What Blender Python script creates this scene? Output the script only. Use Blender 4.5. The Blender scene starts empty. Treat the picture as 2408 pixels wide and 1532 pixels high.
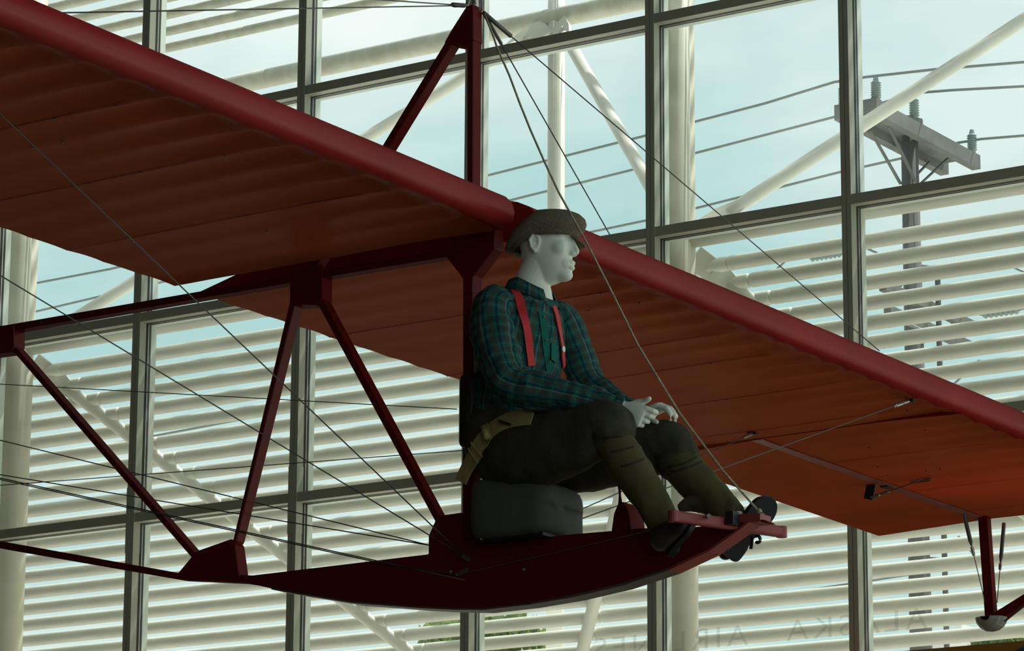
import bpy, bmesh, math, random
from mathutils import Vector, Matrix, noise as mnoise
import numpy as np
random.seed(7)
SC = bpy.context.scene
COL = SC.collection
W, H = 2408, 1532
# ------------------------------------------------------------------ camera
FPX = 8077.125
YAW, PITCH, ROLL = -0.5887414, 0.2404116, 0.0056938
CAM = Vector((0.0, -19.50195, 0.0))
Fv = Vector((math.sin(YAW) * math.cos(PITCH), math.cos(YAW) * math.cos(PITCH), math.sin(PITCH)))
R0 = Vector((math.cos(YAW), -math.sin(YAW), 0))
U0 = R0.cross(Fv)
Rv = R0 * math.cos(ROLL) + U0 * math.sin(ROLL)
Uv = -R0 * math.sin(ROLL) + U0 * math.cos(ROLL)
cd = bpy.data.cameras.new('camera')
co = bpy.data.objects.new('camera', cd)
COL.objects.link(co)
cd.sensor_fit = 'HORIZONTAL'
cd.sensor_width = 36.0
cd.lens = FPX * 36.0 / W
cd.clip_start, cd.clip_end = 0.1, 1000
m3 = Matrix((Rv, Uv, -Fv)).transposed()
co.matrix_world = Matrix.Translation(CAM) @ m3.to_4x4()
SC.camera = co

def ray(x, y):
    return Fv * FPX + Rv * (x - W / 2) + Uv * (H / 2 - y)
def at(x, y, Y):                       # the point of the plane Y = const seen at a pixel
    d = ray(x, y); return CAM + d * ((Y - CAM.y) / d.y)
def atX(x, y, X):
    d = ray(x, y); return CAM + d * ((X - CAM.x) / d.x)
def atZ(x, y, Z):
    d = ray(x, y); return CAM + d * ((Z - CAM.z) / d.z)

# ------------------------------------------------------------------ world, sun, exposure
SC.view_settings.view_transform = 'Standard'
SC.view_settings.look = 'None'
SC.view_settings.exposure = 0.0
SC.view_settings.gamma = 1.0
SC.view_settings.use_curve_mapping = False
SC.cycles.use_denoising = True
SC.cycles.max_bounces = 10
SC.cycles.diffuse_bounces = 5
SC.cycles.glossy_bounces = 3
SC.cycles.transparent_max_bounces = 16
SC.cycles.sample_clamp_indirect = 4.0
wd = bpy.data.worlds.new('sky'); SC.world = wd; wd.use_nodes = True
nt = wd.node_tree; nt.nodes.clear()
def N(t, ty, **kw):
    n = t.nodes.new(ty)
    for k, v in kw.items(): setattr(n, k, v)
    return n
tc = N(nt, 'ShaderNodeTexCoord'); mp = N(nt, 'ShaderNodeMapping')
mp.inputs['Scale'].default_value = (3.0, 3.0, 7.0); mp.inputs['Location'].default_value = (4.72, 2.06, 7.92)
nz = N(nt, 'ShaderNodeTexNoise'); nz.inputs['Scale'].default_value = 1.6; nz.inputs['Detail'].default_value = 6; nz.inputs['Roughness'].default_value = .5
cr = N(nt, 'ShaderNodeValToRGB')
cr.color_ramp.elements[0].position = .36; cr.color_ramp.elements[0].color = (.46, .71, .71, 1)
cr.color_ramp.elements[1].position = .68; cr.color_ramp.elements[1].color = (.92, .99, .97, 1)
bg = N(nt, 'ShaderNodeBackground'); bg.inputs['Strength'].default_value = 1.0
wo = N(nt, 'ShaderNodeOutputWorld')
nt.links.new(tc.outputs['Generated'], mp.inputs['Vector']); nt.links.new(mp.outputs[0], nz.inputs['Vector'])
nt.links.new(nz.outputs['Fac'], cr.inputs['Fac']); nt.links.new(cr.outputs[0], bg.inputs['Color']); nt.links.new(bg.outputs[0], wo.inputs['Surface'])
SUN_DIR = Vector((0.22, 0.44, 0.86)).normalized()      # towards the sun
sl = bpy.data.lights.new('sun', 'SUN'); sl.energy = 4.3; sl.angle = math.radians(1.0); sl.color = (1, .97, .91)
so = bpy.data.objects.new('sun', sl); COL.objects.link(so)
so.rotation_euler = (-SUN_DIR).to_track_quat('-Z', 'Y').to_euler()

# ------------------------------------------------------------------ materials
def mat(name, col, rough=.5, metal=0.0, var=.0, vscale=6.0, spec=.5, transl=0.0, tcol=None, col2=None, bump=0.0, bscale=80, stretch=None):
    m = bpy.data.materials.new(name); m.use_nodes = True
    t = m.node_tree; b = t.nodes['Principled BSDF']
    b.inputs['Roughness'].default_value = rough; b.inputs['Metallic'].default_value = metal
    b.inputs['Specular IOR Level'].default_value = spec
    b.inputs['Base Color'].default_value = (*col, 1)
    t_c = N(t, 'ShaderNodeTexCoord')
    src = t_c.outputs['Object']
    if stretch:
        mpp = N(t, 'ShaderNodeMapping'); mpp.inputs['Scale'].default_value = stretch
        t.links.new(src, mpp.inputs['Vector']); src = mpp.outputs[0]
    if var > 0:
        n = N(t, 'ShaderNodeTexNoise'); n.inputs['Scale'].default_value = vscale; n.inputs['Detail'].default_value = 5
        r = N(t, 'ShaderNodeValToRGB'); r.color_ramp.elements[0].position = .35; r.color_ramp.elements[1].position = .68
        c2 = col2 or tuple(max(0, c * (1 - var)) for c in col)
        r.color_ramp.elements[0].color = (*c2, 1); r.color_ramp.elements[1].color = (*col, 1)
        t.links.new(src, n.inputs['Vector']); t.links.new(n.outputs['Fac'], r.inputs['Fac']); t.links.new(r.outputs[0], b.inputs['Base Color'])
    if bump > 0:
        n2 = N(t, 'ShaderNodeTexNoise'); n2.inputs['Scale'].default_value = bscale; n2.inputs['Detail'].default_value = 4
        bp = N(t, 'ShaderNodeBump'); bp.inputs['Strength'].default_value = bump; bp.inputs['Distance'].default_value = .01
        t.links.new(src, n2.inputs['Vector']); t.links.new(n2.outputs['Fac'], bp.inputs['Height']); t.links.new(bp.outputs[0], b.inputs['Normal'])
    if transl > 0:
        tr = N(t, 'ShaderNodeBsdfTranslucent'); tr.inputs['Color'].default_value = (*(tcol or col), 1)
        mx = N(t, 'ShaderNodeMixShader'); mx.inputs[0].default_value = transl
        o = t.nodes['Material Output']
        t.links.new(b.outputs[0], mx.inputs[1]); t.links.new(tr.outputs[0], mx.inputs[2]); t.links.new(mx.outputs[0], o.inputs['Surface'])
    return m

def glass_mat():
    m = bpy.data.materials.new('window_glass'); m.use_nodes = True
    t = m.node_tree; t.nodes.clear()
    o = N(t, 'ShaderNodeOutputMaterial'); tp = N(t, 'ShaderNodeBsdfTransparent'); tp.inputs[0].default_value = (.97, .995, .98, 1)
    gl = N(t, 'ShaderNodeBsdfGlossy'); gl.inputs['Roughness'].default_value = .02
    fr = N(t, 'ShaderNodeFresnel'); fr.inputs['IOR'].default_value = 1.3
    mx = N(t, 'ShaderNodeMixShader')
    t.links.new(fr.outputs[0], mx.inputs[0]); t.links.new(tp.outputs[0], mx.inputs[1]); t.links.new(gl.outputs[0], mx.inputs[2])
    # thin film of dust: patches that scatter daylight
    tcn = N(t, 'ShaderNodeTexCoord'); nz = N(t, 'ShaderNodeTexNoise'); nz.inputs['Scale'].default_value = .9; nz.inputs['Detail'].default_value = 6
    mr = N(t, 'ShaderNodeMapRange'); mr.inputs[1].default_value = .42; mr.inputs[2].default_value = .75; mr.inputs[3].default_value = .015; mr.inputs[4].default_value = .10
    tl = N(t, 'ShaderNodeBsdfTranslucent'); tl.inputs['Color'].default_value = (.85, .9, .85, 1)
    m2 = N(t, 'ShaderNodeMixShader')
    t.links.new(tcn.outputs['Object'], nz.inputs['Vector']); t.links.new(nz.outputs['Fac'], mr.inputs[0]); t.links.new(mr.outputs[0], m2.inputs[0])
    t.links.new(mx.outputs[0], m2.inputs[1]); t.links.new(tl.outputs[0], m2.inputs[2]); t.links.new(m2.outputs[0], o.inputs['Surface'])
    return m

def plaid_mat():
    m = bpy.data.materials.new('plaid_cloth'); m.use_nodes = True
    t = m.node_tree; b = t.nodes['Principled BSDF']; b.inputs['Roughness'].default_value = .95; b.inputs['Specular IOR Level'].default_value = .15
    uv = N(t, 'ShaderNodeUVMap'); uv.uv_map = 'UVMap'
    sp = N(t, 'ShaderNodeSeparateXYZ'); t.links.new(uv.outputs[0], sp.inputs[0])
    def stripe(out, period, lo, hi):
        a = N(t, 'ShaderNodeMath', operation='DIVIDE'); a.inputs[1].default_value = period; t.links.new(out, a.inputs[0])
        f = N(t, 'ShaderNodeMath', operation='FRACT'); t.links.new(a.outputs[0], f.inputs[0])
        g = N(t, 'ShaderNodeMath', operation='GREATER_THAN'); g.inputs[1].default_value = lo; t.links.new(f.outputs[0], g.inputs[0])
        l = N(t, 'ShaderNodeMath', operation='LESS_THAN'); l.inputs[1].default_value = hi; t.links.new(f.outputs[0], l.inputs[0])
        x = N(t, 'ShaderNodeMath', operation='MULTIPLY'); t.links.new(g.outputs[0], x.inputs[0]); t.links.new(l.outputs[0], x.inputs[1])
        return x.outputs[0]
    cur = None
    base = (.010, .125, .098, 1)
    def mix(fac, c, k):
        nonlocal cur
        mm = N(t, 'ShaderNodeMix', data_type='RGBA')
        sc = N(t, 'ShaderNodeMath', operation='MULTIPLY'); sc.inputs[1].default_value = k; t.links.new(fac, sc.inputs[0])
        t.links.new(sc.outputs[0], mm.inputs[0])
        if cur is None: mm.inputs[6].default_value = base
        else: t.links.new(cur, mm.inputs[6])
        mm.inputs[7].default_value = c; cur = mm.outputs[2]
    U_, V_ = sp.outputs[0], sp.outputs[1]
    mix(stripe(V_, .042, .0, .45), (.03, .022, .050, 1), .42)
    mix(stripe(U_, .042, .0, .45), (.085, .03, .03, 1), .42)
    mix(stripe(U_, .042, .62, .80), (.012, .015, .06, 1), .7)
    mix(stripe(V_, .042, .70, .75), (.20, .22, .18, 1), .35)
    mix(stripe(U_, .084, .46, .49), (.30, .29, .22, 1), .45)
    t.links.new(cur, b.inputs['Base Color'])
    n = N(t, 'ShaderNodeTexNoise'); n.inputs['Scale'].default_value = 25
    tcn = N(t, 'ShaderNodeTexCoord'); t.links.new(tcn.outputs['Object'], n.inputs['Vector'])
    bp = N(t, 'ShaderNodeBump'); bp.inputs['Strength'].default_value = .35; bp.inputs['Distance'].default_value = .02
    t.links.new(n.outputs['Fac'], bp.inputs['Height']); t.links.new(bp.outputs[0], b.inputs['Normal'])
    return m

M = {}
M['bar_red'] = mat('bar_red', (.34, .05, .05), .45, var=.2, vscale=9)
def cloth_mat(name, col, col2, tl, tcol, sheen, rough):
    m = bpy.data.materials.new(name); m.use_nodes = True
    t = m.node_tree; t.nodes.clear(); o = N(t, 'ShaderNodeOutputMaterial')
    c = N(t, 'ShaderNodeTexCoord'); n = N(t, 'ShaderNodeTexNoise'); n.inputs['Scale'].default_value = 2.2; n.inputs['Detail'].default_value = 5
    r = N(t, 'ShaderNodeValToRGB'); r.color_ramp.elements[0].position = .35; r.color_ramp.elements[1].position = .68
    r.color_ramp.elements[0].color = (*col2, 1); r.color_ramp.elements[1].color = (*col, 1)
    d = N(t, 'ShaderNodeBsdfDiffuse'); g = N(t, 'ShaderNodeBsdfGlossy'); g.inputs['Roughness'].default_value = rough; g.inputs['Color'].default_value = (.9, .9, .85, 1)
    tr = N(t, 'ShaderNodeBsdfTranslucent'); tr.inputs['Color'].default_value = (*tcol, 1)
    m1 = N(t, 'ShaderNodeMixShader'); m1.inputs[0].default_value = tl; m2 = N(t, 'ShaderNodeMixShader'); m2.inputs[0].default_value = sheen
    L = t.links.new
    L(c.outputs['Object'], n.inputs['Vector']); L(n.outputs['Fac'], r.inputs['Fac']); L(r.outputs[0], d.inputs['Color'])
    L(d.outputs[0], m1.inputs[1]); L(tr.outputs[0], m1.inputs[2]); L(m1.outputs[0], m2.inputs[1]); L(g.outputs[0], m2.inputs[2]); L(m2.outputs[0], o.inputs['Surface'])
    return m
M['frame_red'] = cloth_mat('frame_red', (.135, .011, .011), (.10, .008, .008), .0, (.2, .02, .02), .015, .30)
M['wing_cloth'] = cloth_mat('wing_cloth', (.44, .115, .048), (.38, .095, .038), .24, (1.0, .19, .025), .012, .30)
M['aileron'] = cloth_mat('aileron', (.44, .10, .040), (.38, .085, .033), .10, (1.0, .20, .03), .012, .30)
M['wing_nose'] = cloth_mat('wing_nose', (.31, .020, .020), (.25, .015, .015), .0, (.5, .02, .02), .028, .34)
M['tape_mauve'] = mat('tape_mauve', (.30, .09, .085), .5, var=.2)
M['mullion'] = mat('mullion', (.43, .43, .34), .45, var=.08, vscale=2)
M['gasket'] = mat('gasket', (.012, .013, .012), .6)
M['spacer'] = mat('spacer', (.62, .64, .58), .35, metal=.3)
M['cap'] = mat('cap', (.60, .66, .60), .5)
M['glass'] = glass_mat()
M['white_steel'] = mat('white_steel', (.80, .80, .72), .45, var=.16, vscale=1.6)
M['column_paint'] = mat('column_paint', (.64, .62, .50), .5, var=.14, vscale=1.6)
M['louver'] = mat('louver', (.84, .84, .76), .5, var=.14, vscale=3.0, stretch=(1, 6, 6))
M['louver_dirty'] = mat('louver_dirty', (.66, .66, .57), .55, var=.5, vscale=5.0, col2=(.56, .54, .44), stretch=(2.2, 1.6, 1.6))
M['wire'] = mat('wire', (.10, .095, .085), .5, metal=.4)
M['steel'] = mat('steel', (.35, .34, .32), .35, metal=.8)
M['black'] = mat('black', (.012, .011, .012), .5)
M['rope'] = mat('rope', (.58, .53, .36), .9, var=.35, vscale=60, bump=.6, bscale=160)
M['mannequin'] = mat('mannequin', (.85, .88, .77), .55, var=.04, vscale=8)
M['plaid'] = plaid_mat()
M['tweed'] = mat('tweed', (.205, .178, .122), .95, var=.3, vscale=120, spec=.1, bump=.5, bscale=200)
M['trouser'] = mat('trouser', (.065, .060, .043), .95, var=.35, vscale=9, spec=.1, bump=.3, bscale=60)
M['sock'] = mat('sock', (.115, .100, .046), .9, var=.35, vscale=8, spec=.1, bump=.25, bscale=50)
M['shoe'] = mat('shoe', (.030, .024, .022), .45, var=.3)
M['sole'] = mat('sole', (.022, .022, .024), .6, var=.3, vscale=20)
M['suspender'] = mat('suspender', (.62, .022, .03), .7)
M['pin'] = mat('pin', (.8, .8, .78), .4)
M['belt'] = mat('belt', (.40, .33, .13), .85, var=.2, vscale=30, bump=.2, bscale=150)
M['cushion'] = mat('cushion', (.085, .088, .072), .9, var=.3, vscale=6, bump=.3, bscale=25)
M['skid'] = mat('skid', (.11, .085, .065), .55, var=.3)
M['pole'] = mat('pole', (.13, .13, .125), .9, var=.3, vscale=3, stretch=(6, 6, .4))
M['arm_wood'] = mat('arm_wood', (.15, .155, .15), .9, var=.25, vscale=4)
M['insulator'] = mat('insulator', (.22, .28, .275), .3)
M['line'] = mat('line', (.20, .23, .22), .5)
M['leaf'] = mat('leaf', (.13, .22, .05), .6, var=.5, vscale=3, transl=.35, tcol=(.25, .4, .06))
M['bark'] = mat('bark', (.12, .09, .07), .9)
M['concrete'] = mat('concrete', (.74, .70, .60), .9, var=.15, vscale=.4)
M['floor'] = mat('floor', (.25, .20, .13), .45, var=.1, vscale=.6)
M['wall'] = mat('wall', (.06, .055, .045), .9)
M['letter'] = None
M['orange'] = mat('orange', (.42, .17, .03), .6, var=.2, vscale=2)
M['navy'] = mat('navy', (.02, .06, .16), .6)
M['house'] = mat('house', (.8, .8, .8), .7)
M['roof'] = mat('roof', (.75, .76, .78), .6)
M['shoe_metal'] = mat('shoe_metal', (.30, .30, .27), .5, metal=.2, var=.3)

# ------------------------------------------------------------------ object helpers
def empty(name, loc, label=None, cat=None, group=None, kind=None):
    o = bpy.data.objects.new(name, None); COL.objects.link(o); o.location = loc
    o.empty_display_size = .1
    tag(o, label, cat, group, kind); return o
def tag(o, label=None, cat=None, group=None, kind=None):
    if label: o['label'] = label
    if cat: o['category'] = cat
    if group: o['group'] = group
    if kind: o['kind'] = kind
    return o
def root_loc(p):
    L = Vector((0, 0, 0))
    while p is not None:
        L = L + p.location; p = p.parent
    return L
def mesh(name, verts, faces, m, parent=None, smooth=False, uvs=None, loc=None, label=None, kind=None, mats=None, midx=None):
    """verts are world coordinates; stored relative to the parent (or loc)."""
    base = root_loc(parent) if parent is not None else Vector((0, 0, 0))
    L = Vector(loc) if loc is not None else Vector((0, 0, 0))
    off = base + L
    me = bpy.data.meshes.new(name)
    me.from_pydata([tuple(Vector(v) - off) for v in verts], [], faces)
    me.materials.append(m)
    for mm in (mats or []): me.materials.append(mm)
    if midx is not None: me.polygons.foreach_set('material_index', midx)
    if uvs is not None:
        ul = me.uv_layers.new(name='UVMap')
        for poly in me.polygons:
            for li in poly.loop_indices: ul.data[li].uv = uvs[poly.index][li - poly.loop_start]
    if smooth: me.polygons.foreach_set('use_smooth', [True] * len(me.polygons))
    me.update()
    o = bpy.data.objects.new(name, me); COL.objects.link(o)
    if parent is not None: o.parent = parent
    o.location = L
    if label: o['label'] = label
    if kind: o['kind'] = kind
    return o

class G:                       # a geometry bin: several closed shapes that make ONE mesh
    def __init__(s): s.v = []; s.f = []
    def add(s, vf):
        v, f = vf; b = len(s.v); s.v += [Vector(x) for x in v]; s.f += [tuple(i + b for i in q) for q in f]; return s
def boxg(x0, x1, y0, y1, z0, z1):
    v = [(x, y, z) for x in (x0, x1) for y in (y0, y1) for z in (z0, z1)]
    return v, [(0, 1, 3, 2), (4, 6, 7, 5), (0, 4, 5, 1), (2, 3, 7, 6), (0, 2, 6, 4), (1, 5, 7, 3)]
def prismg(pts, ext):
    ext = Vector(ext); n = len(pts); a = [Vector(p) for p in pts]; b = [p + ext for p in a]
    f = [tuple(range(n)), tuple(range(2 * n - 1, n - 1, -1))] + [(i, i + n, (i + 1) % n + n, (i + 1) % n) for i in range(n)]
    return a + b, f
def frame_of(d, ref):
    d = d.normalized(); r = Vector(ref); r = r - d * r.dot(d)
    if r.length < 1e-4:
        r = Vector((1, 0, 0)) if abs(d.x) < .9 else Vector((0, 0, 1)); r = r - d * r.dot(d)
    r.normalize(); return r, d.cross(r)
def tubeg(pts, rad, n=10, ref=(0, 0, 1), cap=True):
    """tube along a polyline; rad a number or one per point"""
    pts = [Vector(p) for p in pts]; k = len(pts)
    rad = [rad] * k if not isinstance(rad, (list, tuple)) else rad
    v = []; f = []
    for i, p in enumerate(pts):
        d = (pts[min(i + 1, k - 1)] - pts[max(i - 1, 0)])
        a, b = frame_of(d, ref)
        for j in range(n):
            t = 2 * math.pi * j / n; v.append(p + (a * math.cos(t) + b * math.sin(t)) * rad[i])
    for i in range(k - 1):
        for j in range(n):
            f.append((i * n + j, i * n + (j + 1) % n, (i + 1) * n + (j + 1) % n, (i + 1) * n + j))
    if cap:
        f.append(tuple(range(n - 1, -1, -1))); f.append(tuple((k - 1) * n + j for j in range(n)))
    return v, f
def barg(p, q, w, h, ref=(0, 1, 0)):
    """rectangular bar, w along ref, h across"""
    p = Vector(p); q = Vector(q); a, b = frame_of(q - p, ref)
    c = [a * w / 2 + b * h / 2, a * w / 2 - b * h / 2, -a * w / 2 - b * h / 2, -a * w / 2 + b * h / 2]
    v = [p + x for x in c] + [q + x for x in c]
    return v, [(0, 1, 2, 3), (7, 6, 5, 4)] + [(i, i + 4, (i + 1) % 4 + 4, (i + 1) % 4) for i in range(4)]
def ellg(c, r, rot=None, n=16, k=10):
    c = Vector(c); v = []; f = []
    for i in range(k + 1):
        t = math.pi * i / k
        for j in range(n):
            s = 2 * math.pi * j / n
            p = Vector((r[0] * math.sin(t) * math.cos(s), r[1] * math.sin(t) * math.sin(s), r[2] * math.cos(t)))
            v.append(c + (rot @ p if rot else p))
    for i in range(k):
        for j in range(n): f.append((i * n + j, (i + 1) * n + j, (i + 1) * n + (j + 1) % n, i * n + (j + 1) % n))
    return v, f
def catmull(P, sub):
    out = []
    n = len(P)
    for i in range(n - 1):
        p0, p1, p2, p3 = P[max(i - 1, 0)], P[i], P[i + 1], P[min(i + 2, n - 1)]
        for s in range(sub):
            t = s / sub
            out.append(.5 * ((2 * p1) + (p2 - p0) * t + (2 * p0 - 5 * p1 + 4 * p2 - p3) * t * t + (3 * p1 - p0 - 3 * p2 + p3) * t ** 3))
    out.append(P[-1]); return out
class Loft:
    """tapered limb or garment: centres with (ra, rb) half-widths; ra lies along ref"""
    def __init__(s, cen, rad, ref=(0, 1, 0), n=24, sub=5, wr=None, sq=2.0):
        s.c = [Vector(x) for x in catmull([np.array(p, float) for p in cen], sub)]
        s.r = catmull([np.array(p, float) for p in rad], sub)
        s.ref = Vector(ref); s.n = n; s.wr = wr; s.sq = sq
        s.len = [0]
        for i in range(1, len(s.c)): s.len.append(s.len[-1] + (s.c[i] - s.c[i - 1]).length)
        s.fr = []
        for i in range(len(s.c)):
            d = s.c[min(i + 1, len(s.c) - 1)] - s.c[max(i - 1, 0)]
            s.fr.append(frame_of(d, s.ref))
    def pt(s, i, t, off=0.0):
        a, b = s.fr[i]; ra, rb = s.r[i]
        ct, st = math.cos(t), math.sin(t)
        e = 2.0 / s.sq
        x = math.copysign(abs(ct) ** e, ct) * ra; y = math.copysign(abs(st) ** e, st) * rb
        p = s.c[i] + a * x + b * y
        nn = a * (ct / max(ra, 1e-4)) + b * (st / max(rb, 1e-4)); nn.normalize()
        dr = s.wr(s.len[i], t, i / (len(s.c) - 1)) if s.wr else 0.0
        return p + nn * (dr + off)
    def at(s, v, t, off=0.0):
        i = min(len(s.c) - 1, max(0, round(v * (len(s.c) - 1)))); return s.pt(i, t, off)
    def geo(s, cap=True):
        v = []; f = []; uv = []; n = s.n; k = len(s.c)
        per = 2 * math.pi * sum((r[0] + r[1]) / 2 for r in s.r) / k
        for i in range(k):
            for j in range(n): v.append(s.pt(i, 2 * math.pi * j / n))
        for i in range(k - 1):
            for j in range(n):
                f.append((i * n + j, i * n + (j + 1) % n, (i + 1) * n + (j + 1) % n, (i + 1) * n + j))
                u0, u1 = per * j / n, per * (j + 1) / n
                uv.append([(u0, s.len[i]), (u1, s.len[i]), (u1, s.len[i + 1]), (u0, s.len[i + 1])])
        if cap:
            for i, rev in ((0, True), (k - 1, False)):
                ci = len(v); v.append(s.c[i])
                for j in range(n):
                    q = (i * n + j, i * n + (j + 1) % n, ci)
                    f.append(q[::-1] if rev else q); uv.append([(0, 0)] * 3)
        return v, f, uv
def join_lofts(name, lofts, m, parent, caps=True, label=None):
    V = []; F_ = []; UV = []
    for l in lofts:
        v, f, uv = l.geo(caps); b = len(V); V += v; F_ += [tuple(i + b for i in q) for q in f]; UV += uv
    return mesh(name, V, F_, m, parent, smooth=True, uvs=UV, label=label)
def bevel(o, w=.004, seg=1):
    md = o.modifiers.new('bevel', 'BEVEL'); md.width = w; md.segments = seg; md.limit_method = 'ANGLE'; return o

# ================================================================== THE BUILDING
FLOOR, ROOF = -1.6, 13.2
def struct(name, geo, m, loc=(0, 0, 0), **k):
    v, f = geo; return mesh(name, v, f, m, None, loc=loc, kind='structure', **k)
struct('floor', boxg(-34, 10, -34, .2, FLOOR - .3, FLOOR), M['floor'])
struct('shade_ceiling', boxg(-34, 10, -34, .25, ROOF, ROOF + .3), M['wall'])  # unseen opaque roof, added to keep sky light out of the interior
struct('wall_back', boxg(-34, 10, -34.3, -34, FLOOR, ROOF), M['wall'])  # unseen, added behind the camera to darken the interior
struct('wall_left', boxg(-34.3, -34, -34, .2, FLOOR, ROOF), M['wall'])  # unseen, added to close the left end against sky light
struct('ground', boxg(-140, 140, .35, 260, FLOOR - .5, FLOOR - .05), M['concrete'])

S = 1.524
X0 = -18.01383          # left edge of mullion 0
ZA = 7.84076            # top of transom A's face
DZ = 1.54635
MW, MH = .072, .070
MX = [X0 + k * S for k in range(-4, 12)]
ZT = [ZA + DZ * 3, ZA + DZ * 2, ZA + DZ, ZA, ZA - DZ, ZA - 2 * DZ, ZA - 3 * DZ + .005, ZA - 4 * DZ, ZA - 5 * DZ, ZA - 6 * DZ + .25]
# depth stack behind the inner face: groove-split box, gasket, spacer, gasket, cap
ztop, zbot = ROOF, FLOOR
tn = 0
for i, x in enumerate(MX):
    tn += 1
    t = empty(f'trim_{tn}', (x, 0, 0), kind='structure')
    g = G(); g.add(boxg(x, x + .0335, 0, .01, zbot, ztop)); g.add(boxg(x + .0385, x + MW, 0, .01, zbot, ztop)); g.add(boxg(x, x + MW, .01, .075, zbot, ztop))
    mesh('mullion_face', g.v, g.f, M['mullion'], t)
    g = G(); g.add(boxg(x + .001, x + MW + .002, .075, .099, zbot, ztop)); g.add(boxg(x + .001, x + MW + .002, .111, .133, zbot, ztop))
    mesh('gasket', g.v, g.f, M['gasket'], t)
    mesh('spacer', *boxg(x, x + MW, .099, .111, zbot, ztop), M['spacer'], t)
    mesh('outer_cap', *boxg(x - .002, x + MW + .002, .133, .195, zbot, ztop), M['cap'], t)
    zs = {5: at(299, 1148, 0).z, 6: at(677, 1098, 0).z}.get(i)
    if zs: mesh('splice_sleeve', *boxg(x - .003, x + MW + .003, -.003, .074, zs - .5, zs), M['mullion'], t)
for j, z in enumerate(ZT):
    tn += 1
    t = empty(f'trim_{tn}', (0, 0, z), kind='structure')
    for i in range(len(MX) - 1):
        a, b = MX[i] + MW, MX[i + 1]
        if MX[i] > 3: continue
        g = G(); g.add(boxg(a, b, .002, .073, z - MH, z)); 
        mesh('transom_face', g.v, g.f, M['mullion'], t)
        g = G(); g.add(boxg(a, b, .073, .099, z - MH - .002, z)); g.add(boxg(a, b, .111, .133, z - MH - .002, z))
        mesh('gasket', g.v, g.f, M['gasket'], t)
        mesh('spacer', *boxg(a, b, .099, .111, z - MH, z), M['spacer'], t)
        mesh('outer_cap', *boxg(a, b, .133, .185, z - MH - .002, z), M['cap'], t)
wn = 0
zz = [ROOF] + ZT + [FLOOR]
for i in range(len(MX) - 1):
    for j in range(len(zz) - 1):
        zt, zb = zz[j] - (MH if j else 0), zz[j + 1]
        if zt - zb < .1: continue
        a, b = MX[i] + MW, MX[i + 1]
        wn += 1
        mesh(f'window_{wn}', [(a, .104, zb), (b, .104, zb), (b, .104, zt), (a, .104, zt)], [(0, 1, 2, 3)], M['glass'], None, kind='structure')

# ================================================================== OUTSIDE: STEEL SUNSHADE
XC = -17.985; BAY = 6.096; YC = .38
ZN = 6.285; YA, ZAP = 3.514, 9.376; ZLO = 3.127
cols = [XC - BAY, XC, XC + BAY, XC + 2 * BAY]
apx = [XC - BAY / 2, XC + BAY / 2, XC + BAY * 1.5]
fr = empty('exterior_steelwork', (XC, YC, FLOOR), 'white steel frame of columns and slanting braces standing outside the window wall', 'steel frame')
for x in cols:
    mesh('column', *tubeg([(x, YC, FLOOR), (x, YC, 11.0)], .125, 56), M['column_paint'], fr, smooth=True)
for x in apx:
    mesh('post', *tubeg([(x, YA, FLOOR), (x, YA, 11.8)], .072, 48), M['white_steel'], fr, smooth=True)
def brace(p, q):
    p, q = Vector(p), Vector(q); d = (q - p).normalized()
    a, b = p + d * .42, q - d * .42
    o = mesh('brace', *tubeg([a, a + d * .12, b - d * .12, b], [.035, .05, .05, .035], 32), M['white_steel'], fr, smooth=True)
    for e, s in ((p, 1), (q, -1)):
        # clevis plate and pin at each end
        side = d.cross(Vector((1, 0, 0)) if abs(d.x) < .5 else Vector((0, 1, 0))).normalized()
        nrm = d.cross(side).normalized()
        if abs(nrm.y) < .5: side, nrm = nrm, side
        c0, c1 = e + d * s * .10, e + d * s * .56
        g = G(); pts = [c0 + side * .085, c0 + d * s * .26 + side * .085, c1 + side * .04, c1 - side * .04, c0 + d * s * .26 - side * .085, c0 - side * .085]
        g.add(prismg([x - nrm * .012 for x in pts], nrm * .024))
        pl = mesh('gusset_plate', g.v, g.f, M['white_steel'], fr)
        cc = c0 + d * s * .20
        mesh('pin', *tubeg([cc - nrm * .03, cc + nrm * .03], .03, 14), M['white_steel'], pl)
for i, xa in enumerate(apx):
    for xc in (cols[i], cols[i + 1]):
        brace((xc, YC + .06, ZN), (xa, YA, ZAP)); brace((xc, YC + .06, ZN - .03), (xa, YA, ZLO))
for y, z, r in ((YC + .02, ZN + .02, .078), (YA, ZAP + .02, .085), (YA, ZLO, .078)):
    for i in range(len(cols) - 1):
        mesh('beam', *tubeg([(cols[i] + (0.0 if y < 1 else 0), y, z), (cols[i + 1], y, z)], r, 20), M['louver_dirty'] if z > 9 else M['white_steel'], fr, smooth=True)
sh = empty('sunshade', (XC, YC, ZN), 'lower bank of white tubular louvers sloping out below the column brackets', 'sunshade')
RL = .053
def louver_row(y, z, r, m, root, ta):
    # broken where the braces pass; ta = fraction from node level to the apex level
    xs = []
    for i, xa in enumerate(apx):
        for xc in (cols[i], cols[i + 1]):
            xs.append(xc + (xa - xc) * ta)
    br = sorted([x + .10 for x in xs])
    seg = [cols[0]] + br + [cols[-1]]
    for a, b in zip(seg[:-1], seg[1:]):
        if b - a < .12: continue
        a2, b2 = a + .004, b - .004
        mesh('louver', *tubeg([(a2, y, z), (a2 + .012, y, z), (b2 - .012, y, z), (b2, y, z)], [r * .86, r, r, r * .86], 16), m, root, smooth=True)
nY = (Vector((0, 1, 1))).normalized()      # outward normal of the lower slope
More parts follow.
